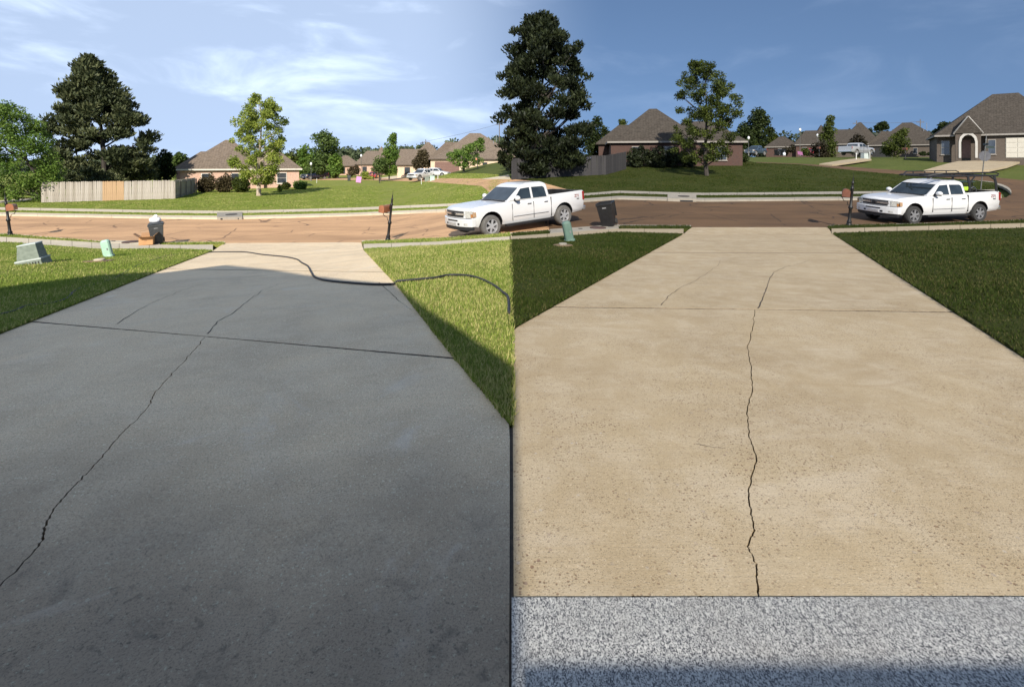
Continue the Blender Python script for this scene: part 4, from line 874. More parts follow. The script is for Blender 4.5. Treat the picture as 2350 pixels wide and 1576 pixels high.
def garage_door(par, x, w, h, y, m_, rows=4):
    d = MB().box((x, y - .02, h / 2), (w, .04, h)).build('garage_door', m_, par)
    for i in range(rows):
        for j in range(4): MB().box((x - w / 2 + w * (j + .5) / 4, y - .055, h * (i + .5) / rows), (w / 4 - .10, .03, h / rows - .08)).build('panel', m_, d)
    return d
def vents(par, pts):
    for x, y, z, h, m_ in pts: MB().lathe([(.06, -.3), (.06, h), (.10, h), (.10, h + .08)], 8, (x, y, z)).build('vent_pipe', m_, par)

def house_corner(p, yaw, label, wall, roof, trim, s=1.0):
    """brick house with a steep hip roof, a lower wing on its right and a low wing at its back left"""
    r = thing('brick_house', label, 'house', p, yaw); r.scale = (s, s, s)
    MB().prism([(0, 0), (10.2, 0), (10.2, 9.6), (0, 9.6)], -.6, 2.85, 'Z').build('wall', wall, r)
    MB().prism([(10.22, .9), (15.0, .9), (15.0, 8.0), (10.22, 8.0)], -.6, 2.85, 'Z').build('wall', wall, r)
    MB().prism([(-1.3, 6.0), (-.02, 6.0), (-.02, 11.5), (-1.3, 11.5)], -.6, 2.85, 'Z').build('wall', wall, r)
    rf = hip(MB(), 0, 10.2, 0, 9.6, 2.95, 4.3, ((5.0, 4.8), (5.9, 4.8))).build('roof', roof, r)
    hip(MB(), 7.6, 15.0, .9, 8.0, 2.953, 2.6, ((9.0, 4.4), (12.4, 4.4))).build('roof', roof, r)
    hip(MB(), -1.3, 6, 6.0, 11.5, 2.956, 2.6).build('roof', roof, r)
    m = MB(); fascia(m, 0, 10.2, 0, 9.6, 2.95); m.build('fascia', trim, r)
    m = MB(); fascia(m, 10.6, 15.0, .9, 8.0, 2.93); m.build('fascia', trim, r)
    window(r, 3.0, 1.5, 1.0, 1.5, 0, trim); window(r, 6.6, 1.5, 1.0, 1.5, 0, trim); window(r, 12.6, 1.5, 1.2, 1.5, .9, trim)
    vents(rf, [(7.0, 3.0, 5.2, .35, 'vent_black')])
    return r
def at_px(x, Y, dz=0.0): v = dist_at(x, Y); v.z += dz; return v
pA = at_px(414, 64); house_corner(pA, R(27), 'pale brick house with tan hip roof behind the bright lawn', 'brick_pink', 'shingle_tan', 'trim_white', 0.97)
pB = at_px(1402, 57, -.1); house_corner(pB, R(-9), 'dark brick house with grey hip roof behind the dark laurels', 'brick_pink_dim', 'shingle_dim', 'trim_dim', 1.0)

def house_low(p, yaw, label, wall, roof, trim, s=1.0):
    """long low house: two stepped hip roofs"""
    r = thing('brick_house', label, 'house', p, yaw); r.scale = (s, s, s)
    MB().prism([(0, 0), (8.5, 0), (8.5, 8), (0, 8)], -1, 2.5, 'Z').build('wall', wall, r)
    MB().prism([(8.52, -1.5), (17, -1.5), (17, 8.5), (8.52, 8.5)], -1, 2.9, 'Z').build('wall', wall, r)
    hip(MB(), 0, 9.5, 0, 8, 2.6, 2.7).build('roof', roof, r); rf = hip(MB(), 8.2, 17, -1.5, 8.5, 3.0, 3.6, ((11.4, 3.2), (14.8, 3.2))).build('roof', roof, r)
    hip(MB(), 13, 19, 1.0, 10, 3.0, 5.0).build('roof', roof, r)
    m = MB(); fascia(m, 0, 8, 0, 8, 2.6); m.build('fascia', trim, r)
    m = MB(); fascia(m, 8.6, 17, -1.5, 8.5, 3.0); m.build('fascia', trim, r)
    window(r, 4.2, 1.3, 1.4, 1.4, 0, trim); window(r, 10.8, 1.5, 1.2, 1.5, -1.5, trim); garage_door(r, 14.6, 3.6, 2.2, -1.5, 'door_brown')
    vents(rf, [(9.5, .4, 4.2, .4, 'vent_black')]); return r
def house_gable(p, yaw, label, wall, roof, trim, s=1.0):
    r = thing('brick_house', label, 'house', p, yaw); r.scale = (s, s, s)
    MB().prism([(0, 0), (9, 0), (9, 11), (0, 11)], -1, 2.8, 'Z').build('wall', wall, r)
    hip(MB(), 0, 9, 0, 11, 2.9, 3.7, ((.8, 5.0), (7.2, 5.0))).build('roof', roof, r)
    rf = hip(MB(), 2.4, 11.5, 3, 13, 3.2, 5.2, ((7.2, 7.6), (7.8, 7.6))).build('roof', roof, r)
    m = MB(); fascia(m, 0, 9, 0, 11, 2.9); m.build('fascia', trim, r)
    window(r, 2.2, 1.5, 1.1, 1.4, 0, trim); vents(rf, [(9.2, 6.8, 6.2, .7, 'vent_black')]); return r
def house_wide(p, yaw, label, wall, roof, trim, door, s=1.0, opened=False):
    """wide house: tall hip roof, a garage wing coming forward on the left, a long wall on the right"""
    r = thing('brick_house', label, 'house', p, yaw); r.scale = (s, s, s)
    MB().prism([(6.02, 0), (17.5, 0), (17.5, 11), (6.02, 11)], -1.2, 2.7, 'Z').build('wall', wall, r)
    MB().prism([(0, -1.4), (6.0, -1.4), (6.0, 10.5), (0, 10.5)], -1.2, 2.7, 'Z').build('wall', wall, r)
    rf = hip(MB(), 1.2, 17.5, 0, 11, 2.8, 5.3, ((8.0, 5.5), (10.2, 5.5))).build('roof', roof, r)
    hip(MB(), 0, 6.0, -1.4, 9.5, 2.803, 3.3, ((3.0, 2.3), (6.5, 4.4))).build('roof', roof, r)
    m = MB(); fascia(m, 6.6, 17.5, 0, 11, 2.8); m.build('fascia', trim, r)
    m = MB(); fascia(m, 0, 6.0, -1.4, 9.5, 2.8); m.build('fascia', trim, r)
    if opened: MB().box((3.1, -1.42, 1.1), (4.6, .05, 2.2)).build('garage_opening_shade', 'shade_black', r)  # black panel stands in for the shade inside the open garage
    else: garage_door(r, 3.1, 4.6, 2.2, -1.4, door)
    window(r, 15.6, 1.35, 1.0, 1.6, 0, trim); window(r, 10.5, 1.4, .8, 1.2, 0, trim)
    vents(rf, [(12.6, 3.0, 6.0, .35, 'vent_metal'), (14.6, 1.6, 4.6, .3, 'vent_metal'), (14.9, 1.1, 4.1, .3, 'vent_metal'), (13.4, 4.4, 6.6, 1.1, 'vent_metal')]); return r
house_low(at_px(753, 126), R(16), 'low pink brick house with stepped roofs far down the left street', 'brick_pink', 'shingle_tan', 'trim_brown', 1.0).scale.x = .85
house_gable(at_px(912, 104, .2), R(14), 'cream brick house left of the white parked cars', 'brick_cream', 'shingle_tan', 'trim_brown', .95)
house_wide(at_px(988, 92, .45), R(10), 'cream brick house with big hip roof behind the domed tree', 'brick_cream', 'shingle_tan', 'trim_brown', 'door_brown', 1.0)
house_low(at_px(1758, 112, -.3), R(-28), 'low dark house with stepped roofs far down the right street', 'brick_pink_dim', 'shingle_dim', 'trim_dim', .92).scale.x = .70
house_gable(at_px(1912, 106, -.1), R(-30), 'taupe brick house left of the silver pickup', 'brick_dim', 'shingle_dim', 'trim_dim', .92).scale.x = .74
house_wide(at_px(1994, 96, -.4), R(-36), 'taupe house with tall hip roof and open garage on the right', 'brick_dim', 'shingle_dim', 'trim_dim', 'door_brown', .86, True).scale.x = .68

def house_porch(p, yaw):
    r = thing('porch_house', 'taupe house with arched white porch and wide garage at the right edge', 'house', p, yaw)
    W = 'brick_dim'
    MB().prism([(0, 0), (6.0, 0), (6.0, 10), (0, 10)], -1, 2.75, 'Z').build('wall', W, r)
    MB().prism([(6.02, -.6), (15, -.6), (15, 10), (6.02, 10)], -1, 2.75, 'Z').build('wall', W, r)
    rf = hip(MB(), 0, 15, -.6, 10, 2.85, 5.2, ((7.8, 4.7), (11, 4.7))).build('roof', 'shingle_dim', r)
    # porch: gable front with an arch between white pillars
    pf = MB().prism([(2.2, -.3), (2.2, 3.0), (3.75, 4.75), (5.3, 3.0), (5.3, -.3), (4.62, -.3), (4.62, 1.9), (4.5, 2.35), (4.15, 2.7), (3.75, 2.82), (3.35, 2.7), (3.0, 2.35), (2.88, 1.9), (2.88, -.3)], -1.3, -.95, 'Y').build('porch_front', W, r)
    ring = [(2.9, 0), (2.9, 1.9), (3.02, 2.33), (3.36, 2.67), (3.75, 2.79), (4.14, 2.67), (4.48, 2.33), (4.6, 1.9), (4.6, 0)]; out = [(2.6, 0), (2.6, 1.95), (2.75, 2.5), (3.2, 2.95), (3.75, 3.1), (4.3, 2.95), (4.75, 2.5), (4.9, 1.95), (4.9, 0)]
    MB().prism(ring + out[::-1], -1.38, -1.30, 'Y').build('arch_trim', 'porch_white', pf)
    m = MB()
    for a, b in (((1.95, 2.9), (3.75, 4.95)), ((3.75, 4.95), (5.55, 2.9))): m.tube([(a[0], -1.36, a[1]), (b[0], -1.36, b[1])], .11, 4)
    m.build('gable_trim', 'porch_white', pf)
    MB().add([(1.9, -1.45, 2.95), (3.75, -1.45, 5.0), (5.6, -1.45, 2.95), (1.9, 2.6, 2.95), (3.75, 4.2, 5.0), (5.6, 2.6, 2.95)], [(0, 1, 4, 3), (1, 2, 5, 4), (0, 2, 1), (0, 3, 5, 2), (3, 4, 5)]).build('porch_roof', 'shingle_dim', r)
    MB().box((3.75, -.02, 1.1), (1.1, .05, 2.2)).build('door', 'door_brown', r)
    window(r, 1.1, 1.3, 1.0, 1.6, 0, 'trim_dim'); window(r, 6.7, 1.3, .8, 1.6, -.6, 'trim_dim')
    garage_door(r, 10.9, 5.2, 2.3, -.62, 'door_white', 4)
    m = MB(); fascia(m, 0, 15, -.6, 10, 2.85); m.build('fascia', 'trim_dim', r)
    r.scale = (.72, 1, 1); return r
pE = at_px(2150, 60, .15); house_porch(pE, R(-37))
tag(sheet('driveway_porch', plan([(2176, 376), (2200, 371), (2262, 369), (2345, 371), (2310, 383), (2270, 391), (2170, 393), (2120, 392)]), 0.05, 'sidewalk_tan', skirt=.2), kind='structure')
tag(sheet('driveway_silver', plan([(1880, 377), (1930, 369), (1968, 364), (2000, 366), (1960, 372), (1910, 379)]), 0.05, 'sidewalk_tan', skirt=.2), kind='structure')
tag(sheet('driveway_cream', plan([(866, 410), (930, 401), (965, 395), (985, 397), (935, 407), (905, 411)]), 0.06, 'sidewalk_pale', skirt=.2), kind='structure')
tag(sheet('driveway_big', plan([(1105, 412), (1140, 407), (1168, 402), (1171, 413)]), 0.06, 'sidewalk_pale', skirt=.2), kind='structure')
tag(sheet('path_left', plan([(-60, 466), (40, 459), (98, 451), (104, 453), (50, 463), (-60, 472)]), 0.06, 'sidewalk_pale', skirt=.2), kind='structure')

# wooden fences, picket by picket
mat('cedar_grey', (0.42, 0.37, 0.31), (0.27, 0.235, 0.195), 5, .9, stretch=(4, 4, .5)); mat('cedar_fresh', (0.50, 0.335, 0.19), (0.40, 0.26, 0.15), 5, .9, stretch=(4, 4, .5)); mat('cedar_pale', (0.50, 0.45, 0.39), (0.34, 0.30, 0.255), 5, .9, stretch=(4, 4, .5))
mat('fence_dim', (0.038, 0.036, 0.038), (0.024, 0.023, 0.025), 5, .9, stretch=(4, 4, .5)); mat('fence_dim_pale', (0.052, 0.049, 0.05), (0.034, 0.032, 0.034), 5, .9, stretch=(4, 4, .5))  # cedar darkened to paint in the underexposed, backlit right fence
def fence(label, path, mats, h=1.83, w=.145, fresh=None, seed=5):
    rn = random.Random(seed); P = [Vector(q) for q in path]; root = thing('wooden_fence', label, 'fence', (0, 0, 0)); meshes = {}
    for m_ in mats + ([fresh[2]] if fresh else []):
        me = MB().prism([(-w / 2 + .004, 0), (w / 2 - .004, 0), (w / 2 - .004, h - .04), (w / 2 - .04, h), (-w / 2 + .04, h), (-w / 2 + .004, h - .04)], -.01, .01, 'Y'); o = me.build('picket', m_, root); meshes[m_] = o.data; bpy.data.objects.remove(o)
    total = sum((b - a).length for a, b in zip(P, P[1:])); s = 0
    for a, b in zip(P, P[1:]):
        L = (b - a).length; k = int(L / w); d = (b - a).normalized(); yaw = math.atan2(d.y, d.x); rails = []
        for i in range(k + 1):
            q = a.lerp(b, (i + .5) / (k + 1)); t = (s + i * w) / total
            m_ = fresh[2] if fresh and fresh[0] < t < fresh[1] else rn.choice(mats)
            o = link(bpy.data.objects.new('picket', meshes[m_]), root); o.location = (q.x, q.y, tz(q.x, q.y) + .04 + rn.uniform(-.025, .02)); o.rotation_euler = (0, rn.gauss(0, .008), yaw)
        nrm = Vector((-d.y, d.x, 0)); back = nrm if nrm.y > 0 else -nrm
        for hz_ in (.3, .95, 1.6):
            MB().tube([on(*(a.lerp(b, j / 6) + back * .04)[:2], hz_) for j in range(7)], .035, 4).build('rail', mats[0], root)
        for j in range(max(2, int(L / 2.4)) + 1):
            q = a.lerp(b, j / max(2, int(L / 2.4))) + back * .1; MB().box((q.x, q.y, tz(q.x, q.y) + .85), (.1, .1, 1.8)).build('post', mats[0], root)
        s += L
    return root
f0, f1, f2 = at(96, 466), at(399, 457), at(448, 443)
fence('weathered cedar fence with fresh orange boards under the left pine', [f0, f1, f2], ['cedar_grey', 'cedar_pale'], fresh=(.195, .27, 'cedar_fresh'))
g0, g1, g2 = at(1176, 414), at(1390, 402), at(1437, 389)
fence('dark grey wooden fence under the towering pine', [g0, g1, g2], ['fence_dim', 'fence_dim_pale'], h=1.9, seed=8)
# ------------------------------------------------------------------ vehicles
def paint(name, c, rough=.25, coat=.6, metal=0.0): return mat(name, c, tuple(v * .96 for v in c), 1.2, rough, metal, coat=coat)
paint('paint_white', (0.60, 0.60, 0.60)); paint('paint_silver', (0.42, 0.43, 0.45), .3, .5, .3); paint('paint_navy', (0.014, 0.022, 0.055)); paint('paint_slate', (0.05, 0.075, 0.11))
paint('paint_red', (0.35, 0.02, 0.025))
mat('trim_black', (0.014, 0.014, 0.015), (0.009, 0.009, 0.01), 8, .55); mat('rubber', (0.035, 0.034, 0.033), (0.022, 0.022, 0.022), 20, .85); mat('rubber_dusty', (0.13, 0.125, 0.115), (0.09, 0.085, 0.08), 14, .9)
mat('alloy', (0.62, 0.62, 0.63), (0.50, 0.50, 0.51), 6, .32, .55); mat('alloy_dull', (0.32, 0.32, 0.33), (0.24, 0.24, 0.25), 6, .4, .5); mat('chrome', (0.75, 0.75, 0.76), (0.68, 0.68, 0.7), 5, .15, .9)
mat('lamp_clear', (0.62, 0.62, 0.58), (0.34, 0.34, 0.33), 26, .08, .2, coat=1.0); mat('lamp_amber', (0.40, 0.17, 0.05), (0.30, 0.12, 0.03), 20, .1, coat=1.0); mat('lamp_marker', (0.36, 0.20, 0.10), (0.42, 0.30, 0.20), 14, .15, coat=1.0); mat('lamp_red', (0.28, 0.012, 0.012), (0.18, 0.008, 0.008), 12, .12, coat=1.0)
mat('decal_red', (0.30, 0.05, 0.03), None, 6, .4); mat('decal_dark', (0.05, 0.045, 0.045), None, 6, .4)

def boolean(o, cut):
    md = o.modifiers.new('cut', 'BOOLEAN'); md.operation = 'DIFFERENCE'; md.solver = 'EXACT'; md.object = cut
    try: md.material_mode = 'TRANSFER'
    except Exception: pass
    dg = bpy.context.evaluated_depsgraph_get(); dg.update(); me = bpy.data.meshes.new_from_object(o.evaluated_get(dg)); o.modifiers.clear()
    old = o.data; o.data = me; bpy.data.meshes.remove(old); bpy.data.objects.remove(cut); return o
def loft(stations, bend=None):
    """stations: (x, [(y, z) half profile from bottom centre to top centre])"""
    m = MB(); n = None
    for x, h in stations:
        ring = [(y, z) for y, z in h] + [(-y, z) for y, z in reversed(h[1:-1])]; n = len(ring)
        m.v += [Vector((x + (bend(x, y) if bend else 0), y, z)) for y, z in ring]
    K_ = len(stations)
    for i in range(K_ - 1):
        for k in range(n): m.f.append((i * n + k, i * n + (k + 1) % n, (i + 1) * n + (k + 1) % n, (i + 1) * n + k))
    m.f.append(tuple(range(n))); m.f.append(tuple(range((K_ - 1) * n, K_ * n))); return m
def wheel(par, x, y, r, w, rim='alloy', tyre='rubber', spokes=6):
    wl = empty('wheel', (x, y, r), 0, par); s = -1 if y < 0 else 1; rr = r * .66
    MB().lathe([(rr, -w / 2), (r * .93, -w / 2), (r, -w * .36), (r, w * .36), (r * .93, w / 2), (rr, w / 2), (rr * .97, w * .3), (rr * .97, -w * .3), (rr, -w / 2)], 28, axis='Y', cap=False).build('tyre', tyre, wl, True)
    m = MB().lathe([(rr, -w * .44), (rr * 1.0, w * .44), (rr * .9, w * .44), (rr * .86, w * .1), (rr * .86, -w * .1), (rr * .9, -w * .44), (rr, -w * .44)], 28, axis='Y', cap=False); m.lathe([(.001, s * w * .2), (rr * .26, s * w * .2), (rr * .24, s * w * .42), (.001, s * w * .43)], 14, axis='Y')
    for k in range(spokes):
        a = 2 * math.pi * k / spokes + .3; rot = Matrix.Rotation(-a, 3, 'Y'); m.box(rot @ Vector((rr * .56, s * w * .36, 0)), (rr * .72, w * .12, rr * .30), rot)
    m.build('rim', rim, wl, True, )
    MB().lathe([(rr * .86, s * w * .02), (rr * .86, s * w * .06)], 20, axis='Y').build('brake_disc', 'trim_black', wl)
    return wl
def truck(label, p, rz, group=None, colour='paint_white', rim='alloy', tyre='rubber', rack=False):
    t = thing('pickup_truck', label, 'pickup truck', p, rz, group)
    bend = lambda x, y: .20 * (abs(y) / .95) ** 2.4 * min(1, max(0, (-2.2 - x) / .6))
    S_ = lambda zb, yb, a, b, c, d, e: [(0, zb), (yb, zb), a, b, c, d, (0, e)]
    st = [(-2.92, S_(.52, .84, (.90, .60), (.93, .80), (.90, .96), (.80, 1.03), 1.06)), (-2.86, S_(.46, .88, (.95, .58), (.98, .80), (.955, 1.0), (.83, 1.09), 1.13)),
          (-2.6, S_(.42, .90, (.985, .56), (1.005, .82), (.985, 1.05), (.85, 1.145), 1.18)), (-2.0, S_(.40, .92, (.99, .56), (1.015, .84), (.99, 1.09), (.86, 1.185), 1.215)),
          (-1.12, S_(.40, .92, (.99, .56), (1.015, .86), (.985, 1.14), (.88, 1.22), 1.24)), (.98, S_(.40, .92, (.99, .56), (1.015, .86), (.985, 1.16), (.90, 1.235), 1.24)),
          (1.0, S_(.42, .92, (.99, .56), (1.015, .86), (1.0, 1.22), (.965, 1.32), 1.32)), (2.0, S_(.44, .92, (.99, .58), (1.015, .88), (1.0, 1.24), (.965, 1.34), 1.34)), (2.80, S_(.50, .90, (.975, .62), (.995, .90), (.985, 1.25), (.95, 1.36), 1.36)), (2.88, S_(.54, .86, (.94, .66), (.96, .90), (.95, 1.23), (.92, 1.34), 1.34))]
    body = loft(st, bend).build('body', colour, t, True)
    cut = MB()
    for ax in (-1.95, 1.69):
        ring = [(.53 * math.cos(a) * (1.0 if abs(math.cos(a)) < .7 else .98) + ax, .42 + .53 * math.sin(a)) for a in np.linspace(0, 2 * math.pi, 25)[:-1]]; cut.prism(ring, -1.3, 1.3, 'Y')
    cut.box((1.92, 0, 1.3), (1.66, 1.72, 1.0)); co = cut.build('cutter', 'trim_black')
    co.parent = t; boolean(body, co)
    body.data.polygons.foreach_set('use_smooth', [True] * len(body.data.polygons)); body.data.set_sharp_from_angle(angle=R(32))
    MB().box((0, 0, .62), (5.2, 1.30, .36)).build('chassis', 'trim_black', t)
    # cab
    Ls = [(1.22, -1.16, 1.0, .925), (1.72, -.45, .95, .80), (1.81, -.26, .90, .745), (1.865, .0, .80, .60)]; m = MB()
    for z, xa, xb, y in Ls: m.v += [Vector(v) for v in ((xa, -y, z), (xb, -y, z), (xb, y, z), (xa, y, z))]
    for i in range(3):
        for k in range(4): m.f.append((i * 4 + k, i * 4 + (k + 1) % 4, i * 4 + 4 + (k + 1) % 4, i * 4 + 4 + k))
    m.f += [(3, 2, 1, 0), (12, 13, 14, 15)]; cab = m.build('cab', colour, t, False, .05)
    sy = lambda z: .925 - .125 * (z - 1.22) / .50
    for s in (-1, 1):
        for poly in ([(-.84, 1.27), (-.42, 1.665), (.02, 1.69), (.02, 1.27)], [(.13, 1.27), (.13, 1.69), (.70, 1.685), (.79, 1.62), (.83, 1.27)]):
            m = MB(); m.add([(x, s * (sy(z) + .012), z) for x, z in poly] + [(x, s * (sy(z) - .02), z) for x, z in poly], [tuple(range(len(poly))), tuple(range(2 * len(poly) - 1, len(poly) - 1, -1))] + [(i, i + len(poly), (i + 1) % len(poly) + len(poly), (i + 1) % len(poly)) for i in range(len(poly))])
            m.build('side_window', 'car_glass', t)
        MB().ball((-.80, s * 1.12, 1.34), (.10, .13, .10), 14, 10).build('mirror', colour, t, True)
        MB().box((-.76, s * 1.03, 1.26), (.12, .22, .07)).build('mirror_arm', 'trim_black', t)
        for x in (-.14, .72): MB().box((x, s * 1.012, 1.075), (.20, .03, .045)).build('door_handle', colour if False else 'chrome', t, False, .01)
        MB().box((.99, s * .996, .86), (.022, .04, .74)).build('bed_gap', 'trim_black', t)
        for x in (-.98, .07): MB().box((x, s * 1.008, .83), (.008, .03, .62)).build('door_seam', 'trim_black', t)
        MB().box((-.05, s * 1.018, .655), (1.75, .02, .012)).build('side_moulding', 'alloy_dull', t)
        MB().box((-.12, s * .985, .36), (2.35, .16, .07)).build('running_board', 'trim_black', t)
        MB().box((2.83, s * .975, 1.13), (.11, .06, .36)).build('tail_light', 'lamp_red', t, False, .02)
    wp = [(-.80, 1.265), (.80, 1.265), (.72, 1.70), (-.72, 1.70)]; fx = lambda z: -1.16 + .71 * (z - 1.22) / .50
    m = MB(); m.add([(fx(z) - .014, y, z + .008) for y, z in wp] + [(fx(z) + .02, y, z - .01) for y, z in wp], [(0, 1, 2, 3), (7, 6, 5, 4), (0, 4, 5, 1), (1, 5, 6, 2), (2, 6, 7, 3), (3, 7, 4, 0)]); m.build('windshield', 'car_glass', t)
    MB().box((-1.17, 0, 1.245), (.14, 1.5, .03)).build('wiper_cowl', 'trim_black', t)
    MB().box((.985, 0, 1.48), (.04, 1.35, .36)).build('rear_window', 'car_glass', t)
    MB().tube([(-.5, -.84, 1.2), (-.48, -.845, 1.25)], .012, 6).build('antenna_base', 'trim_black', t)
    # nose
    F = lambda y, o=0.0: -2.94 + .20 * (abs(y) / .95) ** 2.4 - o
    def strip(name, m_, y0, y1, z0, z1, o0, o1, par=t, n=8, bev=0.0):
        b = MB(); ys = np.linspace(y0, y1, n + 1)
        for y in ys: b.v += [Vector((F(y, o1), y, z0)), Vector((F(y, o1), y, z1)), Vector((F(y, o0), y, z1)), Vector((F(y, o0), y, z0))]
        for i in range(n):
            for k in range(4): b.f.append((i * 4 + k, i * 4 + (k + 1) % 4, i * 4 + 4 + (k + 1) % 4, i * 4 + 4 + k))
        b.f += [(0, 1, 2, 3), (n * 4, n * 4 + 3, n * 4 + 2, n * 4 + 1)]; return b.build(name, m_, par, False, bev)
    gr = strip('grille', colour, -.66, .66, .77, 1.05, -.05, .012)
    strip('grille_slot', 'trim_black', -.60, .60, .955, 1.02, 0, .024, gr); strip('grille_slot', 'trim_black', -.58, .58, .80, .875, 0, .024, gr); strip('grille_bar', 'chrome', -.63, .63, .885, .945, 0, .030, gr)
    MB().add([(F(y) - .05, y, z) for y, z in ((-.15, .895), (-.06, .895), (-.06, .87), (.06, .87), (.06, .895), (.15, .905), (.15, .935), (.06, .935), (.06, .96), (-.06, .96), (-.06, .935), (-.15, .935))] + [(F(y) - .02, y, z) for y, z in ((-.15, .895), (-.06, .895), (-.06, .87), (.06, .87), (.06, .895), (.15, .905), (.15, .935), (.06, .935), (.06, .96), (-.06, .96), (-.06, .935), (-.15, .935))], [tuple(range(12)), tuple(range(23, 11, -1))] + [(i, i + 12, (i + 1) % 12 + 12, (i + 1) % 12) for i in range(12)]).build('emblem', 'trim_black', gr)
    for s in (-1, 1):
        hl = strip('headlight', 'lamp_clear', s * .68, s * .88, .78, 1.03, -.06, .016, n=4); strip('turn_signal', 'lamp_amber', s * .89, s * .945, .80, .92, -.12, .012, hl, 3); strip('side_lens', 'lamp_clear', s * .89, s * .95, .925, 1.02, -.12, .011, hl, 3)
        bz = MB(); bz.box((-2.68, s * .995, .90), (.14, .03, .18)); bz.build('marker_light', 'lamp_marker', hl, False, .01)
    bp = strip('bumper', colour, -.99, .99, .46, .755, -.10, .085, n=14, bev=.025)
    strip('bumper_slot', 'trim_black', -.34, .34, .655, .70, .05, .095, bp); strip('plate_holder', 'alloy', -.26, .26, .50, .60, .05, .10, bp)
    for s in (-1, 1):
        strip('fog_light', 'lamp_clear', s * .66, s * .82, .53, .60, .05, .095, bp, 3); strip('tow_hook_hole', 'trim_black', s * .34, s * .44, .52, .59, .05, .096, bp, 2)
    strip('air_dam', 'trim_black', -.92, .92, .33, .455, -.10, .03, n=10)
    rb = MB().box((2.95, 0, .60), (.14, 1.86, .18)).build('rear_bumper', 'chrome', t, False, .03)
    for x in (-1.95, 1.69):
        for s in (-1, 1): wheel(t, x, s * .885, .405, .27, rim, tyre)
    # side decal
    for txt, x, m_, sz in (('Z71', 2.30, 'decal_red', .17), ('4x4', 2.42, 'decal_dark', .10)):
        cu = bpy.data.curves.new('decal', 'FONT'); cu.body = txt; cu.size = sz; cu.extrude = .003; to = bpy.data.objects.new('decal', cu); COL.objects.link(to)
        dg = bpy.context.evaluated_depsgraph_get(); me = bpy.data.meshes.new_from_object(to.evaluated_get(dg)); bpy.data.objects.remove(to); me.materials.clear(); me.materials.append(MATS[m_])
        o = link(bpy.data.objects.new('decal', me), t); o.location = (x, -1.012, 1.10 if txt == 'Z71' else 1.00); o.rotation_euler = (R(90), 0, 0); 
    if rack:
        rk = empty('ladder_rack', (0, 0, 0), 0, t); T = lambda nm, pts, r_=.022: MB().tube(pts, r_, 6).build(nm, 'trim_black', rk)
        for s in (-1, 1):
            T('side_rail', [(-.75, s * .45, 2.06), (-.55, s * .78, 2.06), (2.95, s * .80, 2.06)], .042); T('top_rail', [(-.70, s * .55, 2.08), (-.2, s * .80, 2.20), (2.8, s * .82, 2.20), (2.98, s * .82, 2.14), (2.95, s * .80, 2.06)], .026)
            for x in (.2, .9, 1.5, 2.2): T('stay', [(x, s * .79, 2.06), (x, s * .81, 2.20)], .022)
            for x in (1.18, 2.72): T('leg', [(x, s * .93, 1.33), (x, s * .90, 1.7), (x, s * .82, 2.06)], .046)
            T('brace', [(1.18, s * .90, 1.72), (1.62, s * .81, 2.05)], .032); T('brace', [(2.72, s * .88, 1.85), (2.45, s * .81, 2.05)], .032)
        for x in (-.62, .55, 1.18, 2.72): T('cross_bar', [(x, -.78, 2.05), (x, .78, 2.05)], .040)
    return t
def ground_pose(o, rz):
    """tilt a vehicle to sit on the sloping road"""
    p = o.location; c, s = math.cos(rz), math.sin(rz)
    zf = tz(p.x - c * 1.95, p.y - s * 1.95); zr = tz(p.x + c * 1.69, p.y + s * 1.69); zl = tz(p.x + s * .9, p.y - c * .9); zrr = tz(p.x - s * .9, p.y + c * .9)
    o.rotation_euler = (math.atan2(zrr - zl, 1.8), -math.atan2(zr - zf, 3.64), rz); o.location.z = zf + (zr - zf) * (1.95 / 3.64) - .115 + (.0 if abs(rz) < 9 else 0)
def place_truck(label, wheel_px, rz, sc=1.0, **k):
    q = at(*wheel_px); c, s = math.cos(rz), math.sin(rz); loc = (q.x + (1.95 * c - .885 * s) * sc, q.y + (1.95 * s + .885 * c) * sc, q.z)
    t = truck(label, loc, rz, **k); ground_pose(t, rz); t.scale = (sc, sc, sc); return t
TL = place_truck('white pickup truck without a rack on the tan road, front in full sun', (1126, 534), R(37), 1.1, tyre='rubber_dusty')
TR = place_truck('white pickup truck carrying a black ladder rack on the brown road', (2092, 509), R(12), 1.07, rim='alloy_dull', rack=True)

# equipment riding in the bed of the rack truck
mat('lime_plastic', (0.42, 0.62, 0.05), (0.33, 0.50, 0.04), 8, .4); mat('machine_green', (0.10, 0.15, 0.12), (0.07, 0.11, 0.09), 8, .5); mat('hose_dark', (0.02, 0.02, 0.022), (0.012, 0.012, 0.014), 20, .6)
mat('engine_red', (0.16, 0.03, 0.025), (0.10, 0.02, 0.02), 8, .5)
def in_bed(x, y, z): return TR.matrix_basis @ Vector((x, y, z))
bpy.context.view_layer.update()
wz = thing('pressure_washer', 'lime green and black washing machine in the rack truck bed', 'machine', in_bed(2.15, .1, .82), R(11))
m = MB()
for x, y in ((-.3, -.3), (.3, -.3), (-.3, .3), (.3, .3)): m.tube([(x, y, 0), (x, y, .95)], .022, 6)
m.tube([(-.3, -.3, .4), (.3, -.3, .4), (.3, .3, .4), (-.3, .3, .4), (-.3, -.3, .4)], .02, 6); m.build('frame', 'trim_black', wz)
MB().box((0, 0, .97), (.80, .75, .05)).build('canopy', 'machine_green', wz, False, .02); MB().box((.05, 0, .62), (.46, .5, .22)).build('tank', 'lime_plastic', wz, False, .05); MB().lathe([(.16, -.2), (.16, .2)], 14, (.0, 0, .25), 'Y').build('engine', 'trim_black', wz)
MB().tube([(.1, -.34, .62), (.3, -.36, .72), (.45, -.34, .62), (.5, -.34, .5)], .025, 6).build('handle', 'chrome', wz)
